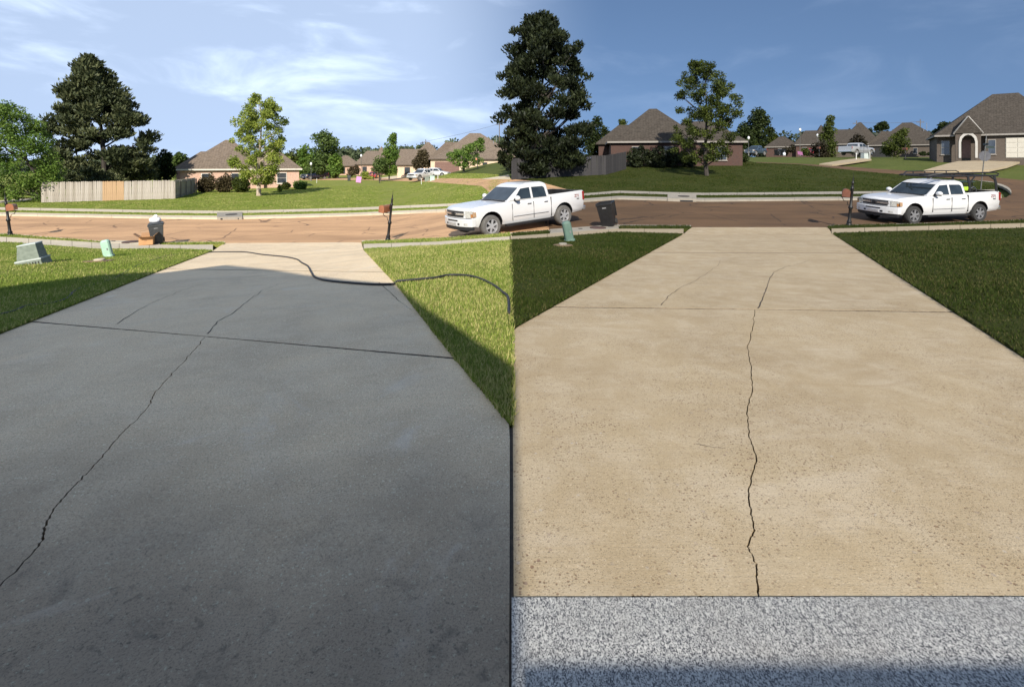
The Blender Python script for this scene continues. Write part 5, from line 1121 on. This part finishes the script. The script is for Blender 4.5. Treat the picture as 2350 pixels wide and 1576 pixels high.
hz2 = thing('hose_reel', 'dark coiled hose on a reel behind the rack truck cab', 'hose reel', in_bed(1.42, 0, .82), R(11))
m = MB()
for k in range(5):
    m.tube([(.20 * math.cos(a), -.5 + k * .24, .34 + .20 * math.sin(a)) for a in np.linspace(0, 2 * math.pi, 17)], .05, 6, False)
m.build('hose', 'hose_dark', hz2, True); MB().lathe([(.14, -.62), (.14, .62)], 12, (0, 0, .34), 'Y').build('drum', 'engine_red', hz2)
m = MB()
for y in (-.66, .66): m.box((0, y, .2), (.3, .03, .42))
m.build('stand', 'trim_black', hz2)

def car(name, label, cat, p, rz, colour, L=4.7, W=1.78, H=1.45, belt=.92, roofx=(-.55, .95), base=(-1.15, 1.75), r=.32, group=None):
    t = thing(name, label, cat, p, rz, group); h = W / 2; q = L / 2
    P_ = lambda zb, k, zt: [(0, zb), (h * .86 * k, zb), (h * .98 * k, zb + .16), (h * k, zb + .34), (h * .96 * k, zt - .06), (h * .80 * k, zt), (0, zt + .03)]
    b = loft([(-q, P_(.34, .82, .66)), (-q + .12, P_(.26, .94, .72)), (-q + .7, P_(.22, 1, .80)), (base[0], P_(.20, 1, belt)), (base[1], P_(.20, 1, belt)), (q - .15, P_(.26, .96, belt - .06)), (q, P_(.36, .86, belt - .14))]).build('body', colour, t, True)
    cut = MB(); ax = (-q + .92, q - 1.0)
    for a_ in ax: cut.prism([(a_ + r * 1.18 * math.cos(a), r + r * 1.18 * math.sin(a)) for a in np.linspace(0, 2 * math.pi, 19)[:-1]], -1.2, 1.2, 'Y')
    co = cut.build('cutter', 'trim_black'); co.parent = t; boolean(b, co)
    MB().box((0, 0, .4), (L * .8, W * .66, .3)).build('chassis', 'trim_black', t)
    m = MB(); lv = [(belt - .01, base[0], base[1], h * .92), (H - .10, roofx[0], roofx[1], h * .76), (H, roofx[0] + .22, roofx[1] - .2, h * .58)]
    for z, xa, xb, y in lv: m.v += [Vector(v) for v in ((xa, -y, z), (xb, -y, z), (xb, y, z), (xa, y, z))]
    for i in range(2):
        for k in range(4): m.f.append((i * 4 + k, i * 4 + (k + 1) % 4, i * 4 + 4 + (k + 1) % 4, i * 4 + 4 + k))
    m.f += [(3, 2, 1, 0), (8, 9, 10, 11)]; m.build('cabin', colour, t, False, .04)
    z0, z1 = belt + .04, H - .14; f = lambda z: (z - belt) / (H - .10 - belt); yy = lambda z: h * (.92 - .16 * f(z)) + .012; xf = lambda z: base[0] + (roofx[0] - base[0]) * f(z); xr = lambda z: base[1] + (roofx[1] - base[1]) * f(z)
    for s in (-1, 1):
        mid = (roofx[0] + roofx[1]) / 2
        for pl_ in ([(xf(z0) + .14, z0), (xf(z1) + .10, z1), (mid - .04, z1), (mid - .04, z0)], [(mid + .04, z0), (mid + .04, z1), (xr(z1) - .10, z1), (xr(z0) - .16, z0)]): MB().add([(x, s * yy(z), z) for x, z in pl_], [(0, 1, 2, 3)]).build('side_window', 'car_glass', t)
        MB().box((-q + .08, s * h * .72, .60), (.12, .28, .12)).build('headlight', 'lamp_clear', t, False, .02); MB().box((q - .06, s * h * .74, .66), (.12, .26, .14)).build('tail_light', 'lamp_red', t, False, .02)
        for a_ in ax: wheel(t, a_, s * (h - .12), r, .2, 'alloy', 'rubber', 5)
    for xx, k in ((xf, -1), (xr, 1)): MB().add([(xx(z) + k * .015, y, z) for y, z in ((-h * .78, z0), (h * .78, z0), (h * .66, z1), (-h * .66, z1))], [(0, 1, 2, 3)]).build('windshield' if k < 0 else 'rear_window', 'car_glass', t)
    return t
# parked far down the street
def far_truck(label, x, Y, rz, swap=None, dz=0.0):
    c = copy_tree(TL, None, swap); p = dist_at(x, Y); c.location = (p.x, p.y, p.z + dz); c.rotation_euler = (0, 0, rz); c.scale = (1, 1, 1); c['label'] = label; c['group'] = 'pickups parked down the street'; return c
far_truck('distant white pickup beside the white sedan on the left driveway', 970, 78, R(62), dz=.06)
car('parked_car', 'white sedan parked before the brown garage door', 'car', dist_at(1000, 80) + Vector((0, 0, .06)), R(168), 'paint_white')
far_truck('distant dark navy pickup parked beyond the left lamp post', 722, 100, R(65), {'paint_white': 'paint_navy'})
far_truck('silver pickup seen from behind on the right hand driveway', 1966, 72, R(205), {'paint_white': 'paint_silver'}, dz=.08)
far_truck('distant slate blue pickup beside the rounded hedge', 1734, 92, R(40), {'paint_white': 'paint_slate'})
car('parked_car', 'red car half hidden by the far house on the left', 'car', dist_at(856, 106), R(100), 'paint_red')
car('parked_car', 'dark red car half hidden by the far house on the right', 'car', dist_at(1862, 100), R(80), 'paint_red')
# ------------------------------------------------------------------ street furniture and small things
mat('post_black', (0.018, 0.017, 0.017), (0.010, 0.010, 0.010), 12, .45, .3); mat('copper', (0.42, 0.17, 0.085), (0.30, 0.115, 0.06), 7, .4, .35); mat('copper_far', (0.50, 0.22, 0.11), (0.40, 0.17, 0.09), 7, .5, .2); mat('copper_dull', (0.19, 0.075, 0.045), (0.13, 0.05, 0.03), 7, .5, .3)  # right-hand copper darkened to paint in the dimmer exposure
def mailbox(label, p, rz, box='copper', lean=(0, 0), side=-1, group='mailboxes along the street', sc=1.18):
    """black post with a ringed base and a long spike, copper box held on a scrolled bracket"""
    t = thing('mailbox', label, 'mailbox', p, rz, group); t.rotation_euler = (lean[0], lean[1], rz); t.scale = (sc, sc, sc)
    MB().lathe([(.10, -.05), (.10, .06), (.075, .10), (.085, .16), (.055, .22), (.05, .62), (.075, .66), (.075, .72), (.045, .76), (.045, 1.36), (.065, 1.40), (.04, 1.44), (.035, 1.58), (.05, 1.61), (.018, 1.68), (.022, 1.74), (.008, 1.80), (.003, 2.0)], 12).build('post', 'post_black', t, True)
    b = MB().prism([(-.11, 0), (.11, 0), (.11, .16)] + [(.11 * math.cos(a), .16 + .11 * math.sin(a)) for a in np.linspace(0, math.pi, 9)[1:-1]] + [(-.11, .16)], -.27, .27, 'Y')
    bo = b.build('box', box, t, True); bo.location = (side * .20, -.04, 1.10); bo.rotation_euler = (0, 0, R(12) * side)
    MB().prism([(-.12, -.01), (.12, -.01), (.12, .17)] + [(.12 * math.cos(a), .17 + .12 * math.sin(a)) for a in np.linspace(0, math.pi, 9)[1:-1]] + [(-.12, .17)], -.30, -.275, 'Y').build('lid', box, bo)
    MB().box((.13, .05, .2), (.012, .03, .16)).build('flag', 'post_black', bo)
    m = MB(); m.tube([(0, 0, 1.06), (side * .34, -.02, 1.06)], .016, 6); m.tube([(side * .30, -.02, 1.05), (side * .24, -.02, .93), (side * .12, -.01, .90), (side * .10, -.01, .80), (0, 0, .74)], .013, 6); m.build('bracket', 'post_black', t)
    return t
mailbox('copper mailbox on a black spiked post left of the white truck on the tan road', at(890, 551.5), R(-6), lean=(R(2), R(7)))
mailbox('copper mailbox on a black post at the extreme left edge', at(24, 541), R(20), 'copper', (0, R(-6)), 1)
mailbox('copper mailbox on a black spiked post left of the rack truck', at(1948, 518.5), R(-20), 'copper_dull', (R(2), R(4)))
def far_mailbox(label, x, Y, m_, rz=0.3): mailbox(label, dist_at(x, Y), rz, m_, sc=1.0)
far_mailbox('distant orange mailbox before the domed tree on the left', 1096, 70, 'copper_far')
far_mailbox('distant orange mailbox right of the pink sign on the left', 871, 84, 'copper_far')
far_mailbox('small far mailbox behind the pink sign on the left', 857, 96, 'copper_far')
far_mailbox('small far mailbox left of the far bins on the left street', 776, 104, 'copper_far')
far_mailbox('distant mailbox on the lawn edge above the rack truck', 2078, 62, 'copper_dull')
far_mailbox('distant mailbox post by the silver pickup driveway', 1880, 74, 'copper_dull')

# wheeled bins
mat('bin_plastic', (0.055, 0.060, 0.062), (0.038, 0.042, 0.044), 10, .45); mat('bin_black', (0.012, 0.012, 0.013), (0.007, 0.007, 0.008), 10, .4); mat('bag_white', (0.78, 0.80, 0.84), (0.66, 0.68, 0.73), 9, .35, bump=.6, bscale=22)
def bin_(label, p, rz, colour, lid=True, group='wheeled rubbish bins', lean=(0, 0), s=1.0):
    t = thing('wheeled_bin', label, 'bin', p, rz, group); t.rotation_euler = (lean[0], lean[1], rz); t.scale = (s, s, s)
    o, i = [(.48, .52, .03), (.60, .66, .80), (.62, .68, .98), (.62, .68, 1.0)], [(.58, .64, 1.0), (.56, .62, .92), (.44, .48, .10)]
    m = MB(); lv = o + i
    for w, d, z in lv: m.v += [Vector(v) for v in ((-w / 2, -d / 2, z), (w / 2, -d / 2, z), (w / 2, d / 2, z), (-w / 2, d / 2, z))]
    for a in range(len(lv) - 1):
        for k in range(4): m.f.append((a * 4 + k, a * 4 + (k + 1) % 4, a * 4 + 4 + (k + 1) % 4, a * 4 + 4 + k))
    m.f += [(3, 2, 1, 0), tuple(range(len(lv) * 4 - 4, len(lv) * 4))]; body = m.build('body', colour, t, False, .02)
    m = MB(); m.box((0, -.335, .93), (.66, .05, .07)); m.box((0, .335, .95), (.66, .05, .07)); m.box((-.32, 0, .96), (.05, .62, .06)); m.box((.32, 0, .96), (.05, .62, .06)); m.build('rim', colour, body, False, .012)
    m = MB(); m.box((0, -.285, .52), (.22, .03, .20)); m.box((-.20, -.30, .70), (.03, .03, .30)); m.box((.20, -.30, .70), (.03, .03, .30)); m.build('rib', colour, body, False, .008)
    MB().box((.0, -.322, .80), (.16, .02, .05)).build('sticker', 'alloy_dull', body)
    MB().tube([(-.26, .36, .90), (-.26, .44, .93), (.26, .44, .93), (.26, .36, .90)], .018, 6).build('handle', colour, t)
    for x in (-.27, .27): MB().lathe([(.001, -.03), (.12, -.03), (.125, 0), (.12, .03), (.001, .03)], 16, (x, .27, .125), 'X').build('wheel', 'rubber', t, True)
    if lid: MB().add([(-.34, -.39, 1.01), (.34, -.39, 1.01), (.34, .37, 1.03), (-.34, .37, 1.03), (-.28, -.30, 1.07), (.28, -.30, 1.07), (.28, .33, 1.09), (-.28, .33, 1.09)], [(0, 1, 5, 4), (1, 2, 6, 5), (2, 3, 7, 6), (3, 0, 4, 7), (4, 5, 6, 7), (3, 2, 1, 0)]).build('lid', colour, t, False, .015)
    else: MB().box((0, .43, .66), (.62, .03, .66)).build('lid', colour, t, False, .01)
    return t
bp_ = at(362, 560); bl_ = bin_('charcoal wheeled bin with a white bag on its lid', (bp_.x, bp_.y, bp_.z + .05), R(34), 'bin_plastic', lean=(R(-1), R(-5)), s=.87)
tb = tag(MB().ball((0, 0, .12), (.27, .24, .16), 16, 10, .10).add([(-.06, -.04, .26), (.06, -.03, .26), (.02, .05, .40), (-.08, .03, .37), (.10, .02, .36)], [(0, 1, 2), (0, 2, 3), (1, 4, 2)]).build('trash_bag', 'bag_white', None, True), 'tied white trash bag lying on the charcoal bin lid', 'trash bag'); tb.location = (bp_.x - .12, bp_.y, bp_.z + .985); tb.scale = (.9, .9, .9)
op_ = at(1398, 520); bin_('open black bin by the kerb near the mint pedestal of the dark lawn', (op_.x, op_.y, op_.z + .03), R(-24), 'bin_black', False, lean=(R(5), R(-9)), s=1.05)
for lb, x, Y, c in (('small dark bin left of the dark red shrub on the left street', 756, 108, 'bin_black'), ('dark bin right of the dark red shrub on the left street', 801, 92, 'bin_plastic'), ('small black bin left of a white bagged one on the right street', 1783, 84, 'bin_black'), ('far black bin beneath the plum shrub on the right street', 1797, 82, 'bin_black')):
    bin_(lb, dist_at(x, Y), .3, c)
q = dist_at(1800, 79); sk = tag(MB().ball((0, 0, .28), (.22, .20, .30), 12, 8, .18).build('trash_bag', 'bag_white', None, True), 'white sack standing by the far black bins', 'trash bag'); sk.location = q

# cardboard box beside the bagged bin
mat('cardboard', (0.50, 0.28, 0.13), (0.43, 0.235, 0.105), 6, .85); mat('cardboard_inside', (0.36, 0.20, 0.10), (0.30, 0.165, 0.08), 6, .85)
cp = at(337, 563); cb = thing('cardboard_box', 'open brown cardboard box left of the charcoal bin', 'box', (cp.x, cp.y, cp.z + .05), R(28))
m = MB()
for c, d in (((0, -.22, .17), (.50, .012, .34)), ((0, .22, .17), (.50, .012, .34)), ((-.25, 0, .17), (.012, .43, .34)), ((.25, 0, .17), (.012, .43, .34)), ((0, 0, .008), (.5, .44, .012))): m.box(c, d)
m.build('carton', 'cardboard', cb)
for c, d, ax, an in (((0, -.33, .36), (.50, .24, .010), 'X', -12), ((0, .32, .40), (.50, .24, .010), 'X', 32), ((-.36, 0, .42), (.25, .43, .010), 'Y', 38), ((.33, 0, .43), (.22, .43, .010), 'Y', -42)):
    MB().box(c, d, Matrix.Rotation(R(an), 3, ax)).build('flap', 'cardboard_inside', cb)
MB().box((0, -.229, .2), (.09, .004, .04)).build('label_patch', 'cardboard_inside', cb)

# pad mounted utility cabinet and telecom pedestals
mat('cabinet_green', (0.20, 0.235, 0.19), (0.13, 0.16, 0.125), 7, .6, bump=.2, bscale=14); mat('cabinet_top', (0.46, 0.50, 0.47), (0.36, 0.40, 0.37), 9, .6)
mat('mint_light', (0.40, 0.60, 0.47), (0.34, 0.52, 0.41), 5, .45); mat('mint_dark', (0.115, 0.185, 0.15), (0.09, 0.15, 0.12), 5, .45)  # right-hand mint darkened, dimmer exposure put into the colour
kp = at(78, 608); ka = thing('utility_cabinet', 'grey green utility cabinet on the left lawn', 'cabinet', (kp.x, kp.y, kp.z), R(22)); ka.rotation_euler = (0, R(-9), R(22)); ka.scale = (.62, .62, .62)
MB().taper((0, 0, -.05), (.94, .86), (0, 0, .26), (.86, .78)).build('base', 'cabinet_green', ka, False, .015); MB().taper((0, 0, .262), (.78, .72), (0, 0, .92), (.62, .58)).build('housing', 'cabinet_green', ka, False, .015)
MB().taper((0, 0, .922), (.66, .62), (0, 0, .97), (.62, .58)).build('top', 'cabinet_top', ka, False, .01); MB().taper((0, 0, .24), (.90, .82), (0, 0, .30), (.88, .80)).build('ledge', 'cabinet_top', ka)
for i in range(8): MB().box((-.35 + i * .1, -.425, .10), (.04, .012, .14)).build('vent_slot', 'vent_black', ka)
def pedestal(label, p, rz, m_, lean, sc):
    t = thing('telecom_pedestal', label, 'pedestal', p, rz, 'mint telecom pedestals'); t.rotation_euler = (0, lean, rz); t.scale = (sc, sc, sc)
    oc = lambda w, d, c: [(-w + c, -d), (w - c, -d), (w, -d + c), (w, d - c), (w - c, d), (-w + c, d), (-w, d - c), (-w, -d + c)]
    MB().prism(oc(.17, .15, .05), .10, .78, 'Z').build('housing', m_, t, False, .01)
    a, b = oc(.17, .15, .05), oc(.10, .09, .03); MB().add([(x, y, .785) for x, y in a] + [(x, y, .86) for x, y in b], [tuple(range(7, -1, -1)), tuple(range(8, 16))] + [(i, (i + 1) % 8, 8 + (i + 1) % 8, 8 + i) for i in range(8)]).build('cap', m_, t, False, .01)
    MB().prism(oc(.20, .18, .05), -.12, .11, 'Z').build('base', m_, t, False, .01); MB().box((.06, -.158, .42), (.05, .01, .09)).build('lock', 'alloy_dull', t); return t
pedestal('pale mint telecom pedestal on the bright left lawn', at(250, 591), R(24), 'mint_light', R(-11), .68); pedestal('dull mint telecom pedestal on the dark lawn below the open bin', at(1308, 555), R(10), 'mint_dark', R(-12), .78)
mat('bare_soil', (0.24, 0.16, 0.09), (0.15, 0.10, 0.06), 12, .95)
def soil_ring(label, x, y, m_, s=1.0):
    p = at(x, y); rn = random.Random(int(x)); o = sheet('valve_box', [(p.x + .30 * s * math.cos(a) * rn.uniform(.8, 1.15), p.y + .36 * s * math.sin(a) * rn.uniform(.8, 1.15)) for a in np.linspace(0, 2 * math.pi, 15)[:-1]], .055, 'bare_soil', None, .05); tag(o, label, 'valve box')
    MB().lathe([(.001, -.02), (.13 * s, -.02), (.13 * s, .02), (.11 * s, .028), (.001, .03)], 16, (p.x, p.y, p.z + .075)).build('cover', m_, o, True)
soil_ring('valve box cover in bare soil below the pale mint pedestal', 228, 602, 'sidewalk_pale'); soil_ring('valve box cover in bare soil below the dull mint pedestal', 1292, 566, 'sidewalk_grey', .9)

# storm inlets and their manhole
def inlet(label, x0, x1, f, m_, iron):
    t = thing('storm_inlet', label, 'drain', (0, 0, 0)); sheet('top_slab', band_plan(off(f, -10.5), off(f, .6), x0, x1), .065, m_, t, .2)
    mid = (x0 + x1) / 2; a, b = at(x0 + 8, f(x0) + .8), at(x1 - 8, f(x1) + .8)
    m = MB(); pts = [a.lerp(b, j / 8) for j in range(9)]
    m.add([(p.x, p.y - .005, p.z - .015) for p in pts] + [(p.x, p.y - .005, p.z - .135) for p in pts], [(j, j + 1, j + 10, j + 9) for j in range(8)]); m.build('throat_shade', 'shade_black', t)  # black face stands in for shade inside the inlet
    c = at(mid + 4, f(mid) - 5); MB().lathe([(.001, 0), (.36, 0), (.36, .03), (.001, .03)], 20, (c.x, c.y, c.z + .07)).build('manhole_cover', iron, t); return t
mat('iron', (0.06, 0.055, 0.05), (0.035, 0.03, 0.03), 12, .7, .4); mat('iron_rust', (0.10, 0.055, 0.045), (0.06, 0.035, 0.03), 12, .8, .2)
inlet('concrete storm inlet in the far kerb left of the young tree', 498, 556, FE, 'sidewalk_grey', 'iron'); inlet('concrete storm inlet in the far kerb below the dark young tree', 1532, 1598, FE, 'sidewalk_grey', 'iron')
def apron(label, x0, x1, m_, cx):
    t = thing('drain_apron', label, 'drain', (0, 0, 0)); sheet('top_slab', band_plan(off(NE, .6), off(SU, -.2), x0, x1), .035, m_, t, .2)
    c = at(cx, (NE(cx) + SU(cx)) / 2 + 1); MB().lathe([(.001, 0), (.34, 0), (.34, .03), (.001, .03)], 20, (c.x, c.y, c.z + .04)).build('manhole_cover', 'iron_rust', t)
    for d in (-40, 28): e = at(cx + d, (NE(cx + d) + SU(cx + d)) / 2); MB().box((e.x, e.y, e.z + .045), (.16, .06, .03)).build('lifting_slot_shade', 'shade_black', t)  # black blocks stand in for shade inside the slots
    return t
apron('pale concrete drain apron under the charcoal bin', 252, 366, 'sidewalk_pale', 300); apron('grey concrete drain apron under the open black bin', 1262, 1420, 'sidewalk_grey', 1372)

# garden hose across the left drive
HP = [(-120, 752), (20, 722), (62, 706), (110, 702), (152, 690), (166, 676), (186, 664), (222, 655), (262, 642), (286, 628), (330, 606), (400, 586), (480, 580), (540, 579), (568, 580), (600, 585), (650, 590), (680, 596), (692, 604), (706, 612), (714, 626), (722, 637), (745, 645), (800, 651), (860, 655), (912, 654), (960, 650), (1000, 646), (1030, 640), (1070, 641), (1100, 648), (1132, 664), (1152, 680), (1166, 694), (1168, 730)]
def spline(P, k=6):
    out = []
    for i in range(len(P) - 1):
        a, b, c, d = P[max(i - 1, 0)], P[i], P[i + 1], P[min(i + 2, len(P) - 1)]
        for j in range(k):
            t = j / k; out.append(0.5 * ((2 * b) + (c - a) * t + (2 * a - 5 * b + 4 * c - d) * t * t + (3 * b - a - 3 * c + d) * t ** 3))
    return out + [P[-1]]
hp = spline([at(*q) for q in HP]); tag(MB().tube([on(p.x, p.y, .02 + (.05 if in_poly(np.array([p.x]), np.array([p.y]), GP['lawn_middle'])[0] else .006 if in_poly(np.array([p.x]), np.array([p.y]), GP['lawn_left'])[0] else 0)) for p in hp], .019, 8).build('garden_hose', 'hose_dark', None, True), 'black garden hose snaking across the grey driveway', 'hose')

# street lamps, signs, poles
mat('lamp_globe', (0.75, 0.76, 0.76), (0.68, 0.69, 0.70), 5, .25); mat('pole_grey', (0.16, 0.16, 0.15), (0.11, 0.11, 0.10), 6, .5, .4)
def lamp(label, x, Y, h=3.2):
    t = thing('street_lamp', label, 'street lamp', dist_at(x, Y), 0, 'globe street lamps')
    MB().lathe([(.14, -.1), (.14, .1), (.07, .3), (.05, .9), (.04, h - .1), (.07, h)], 10).build('post', 'pole_grey', t, True); MB().lathe([(.07, 0), (.14, .06), (.20, .22), (.21, .34), (.15, .52), (.05, .60)], 14, (0, 0, h)).build('globe', 'lamp_globe', t, True); MB().lathe([(.06, 0), (.07, .05), (.02, .16), (.008, .26)], 10, (0, 0, h + .60)).build('finial', 'post_black', t, True); return t
lamp('white globe street lamp before the far house roof on the left', 829, 96, 4.6); lamp('white globe street lamp beside the navy pickup', 714, 92, 3.0)
lamp('white globe street lamp left of the slender dark tree', 1836, 88, 4.4); lamp('white globe street lamp beside the slate pickup', 1718, 90, 3.0); lamp('pale lamp globe peeping beside the slender dark tree', 1876, 98, 3.8)
mat('sign_pink', (0.62, 0.26, 0.52), (0.52, 0.20, 0.43), 3, .5); mat('sign_pink_dim', (0.27, 0.10, 0.20), (0.22, 0.08, 0.165), 3, .5); mat('sign_back', (0.12, 0.12, 0.13), (0.09, 0.09, 0.10), 5, .5, .4); mat('sign_green', (0.02, 0.035, 0.03), (0.015, 0.028, 0.024), 5, .4); mat('letter_white', (0.30, 0.30, 0.31), None, 5, .5)  # right-hand pink darkened to carry the dimmer exposure
def yard_sign(label, x, Y, m_, w, h, tilt):
    t = thing('yard_sign', label, 'sign', dist_at(x, Y), .2, 'pink yard signs'); t.rotation_euler = (tilt, R(8), .2)
    MB().box((0, 0, h / 2 + .12), (w, .04, h)).build('board', m_, t, False, .01)
    for s in (-1, 1): MB().tube([(s * w * .3, .03, -.15), (s * w * .3, .03, h * .7)], .015, 5).build('stake', 'pole_grey', t)
yard_sign('pink upright yard sign at the edge of the bright lawn', 822, 84, 'sign_pink', .85, 1.05, R(-4)); yard_sign('pink sign fallen low at the edge of the dark lawn', 1837, 78, 'sign_pink_dim', .95, .6, R(-18))
sp = dist_at(2250, 34); st_ = thing('stop_sign', 'grey back of an octagonal stop sign behind the rack truck', 'sign', sp, R(-14)); st_.rotation_euler = (0, R(5), R(-14))
MB().tube([(0, 0, -.2), (0, 0, 3.75)], .032, 8).build('pole', 'pole_grey', st_)
MB().prism([(.38 * math.cos(a), 2.62 + .38 * math.sin(a)) for a in [R(22.5 + 45 * k) for k in range(8)]], -.05, -.035, 'Y').build('plate', 'sign_back', st_); MB().box((0, -.055, 2.62), (.05, .02, .72)).build('stiffener', 'pole_grey', st_)
for zz_, rot in ((3.28, 0), (3.46, 90)): MB().box((.26 if rot == 0 else 0, 0, zz_), (.52, .01, .15), Matrix.Rotation(R(rot), 3, 'Z')).build('street_name_plate', 'sign_green', st_)
MB().lathe([(.05, 0), (.03, .1), (.004, .45)], 8, (0, 0, 3.75)).build('spike', 'pole_grey', st_)
# white marker posts and utility boxes on the far lawns
mat('marker_white', (0.70, 0.70, 0.66), (0.60, 0.60, 0.57), 5, .6)
for lb, x, Y in (('white marker post beside the left utility boxes', 967, 66), ('white marker post right of the white sedan', 1005, 68), ('white marker post near the navy pickup', 727, 84), ('white marker post below the silver pickup', 1965, 60), ('thin white marker post right of the grey utility box', 1996, 62)):
    t = thing('marker_post', lb, 'post', dist_at(x, Y), 0, 'white marker posts'); MB().lathe([(.045, -.1), (.045, .7), (.05, .72), (.05, .82), (.01, .86)], 8).build('pipe', 'marker_white', t, True)
for lb, x, Y, m_ in (('mint utility box left of the domed tree', 992, 69, 'mint_light'), ('grey utility box beside the mint box on the left', 980, 71, 'cabinet_green'), ('grey utility box below the silver pickup', 1984, 62, 'cabinet_top')):
    t = thing('utility_box', lb, 'cabinet', dist_at(x, Y), .2); MB().taper((0, 0, -.1), (.7, .6), (0, 0, .62), (.62, .5)).build('housing', m_, t, False, .02); MB().taper((0, 0, .622), (.68, .56), (0, 0, .70), (.62, .5)).build('lid', m_, t, False, .01)
# power poles and lines far behind
mat('wood_pole', (0.16, 0.13, 0.10), (0.11, 0.09, 0.07), 6, .9); mat('wire', (0.10, 0.10, 0.11), None, 5, .6)
def pole(label, x, Y, h):
    p = dist_at(x, Y); t = thing('power_pole', label, 'power pole', p, 0, 'power poles'); MB().tube([(0, 0, -.5), (0, 0, h)], [.17, .11], 8).build('pole', 'wood_pole', t); MB().box((0, 0, h - .9), (2.4, .12, .14)).build('crossarm', 'wood_pole', t)
    for x_ in (-1.05, -.5, .5, 1.05): MB().lathe([(.06, 0), (.07, .14), (.03, .2)], 8, (x_, 0, h - .83)).build('insulator', 'pole_grey', t)
    return p + Vector((0, 0, h - .6))
A_ = [pole('power pole above the cream house roofs', 977, 150, 9.6), pole('power pole above the big hip roof on the left', 1146, 150, 12.0)]
B_ = [pole('power pole above the taupe house roofs', 1966, 150, 11.4), pole('power pole behind the tall hip roof on the right', 2112, 150, 11.8)]
for lb, (a, b) in (('thin power line between the left poles', A_), ('thin power line between the right poles', B_)):
    tag(MB().tube([a.lerp(b, t) - Vector((0, 0, 4 * .35 * t * (1 - t))) for t in np.linspace(0, 1, 13)], .035, 4).build('power_line', 'wire', None), lb, 'power line')
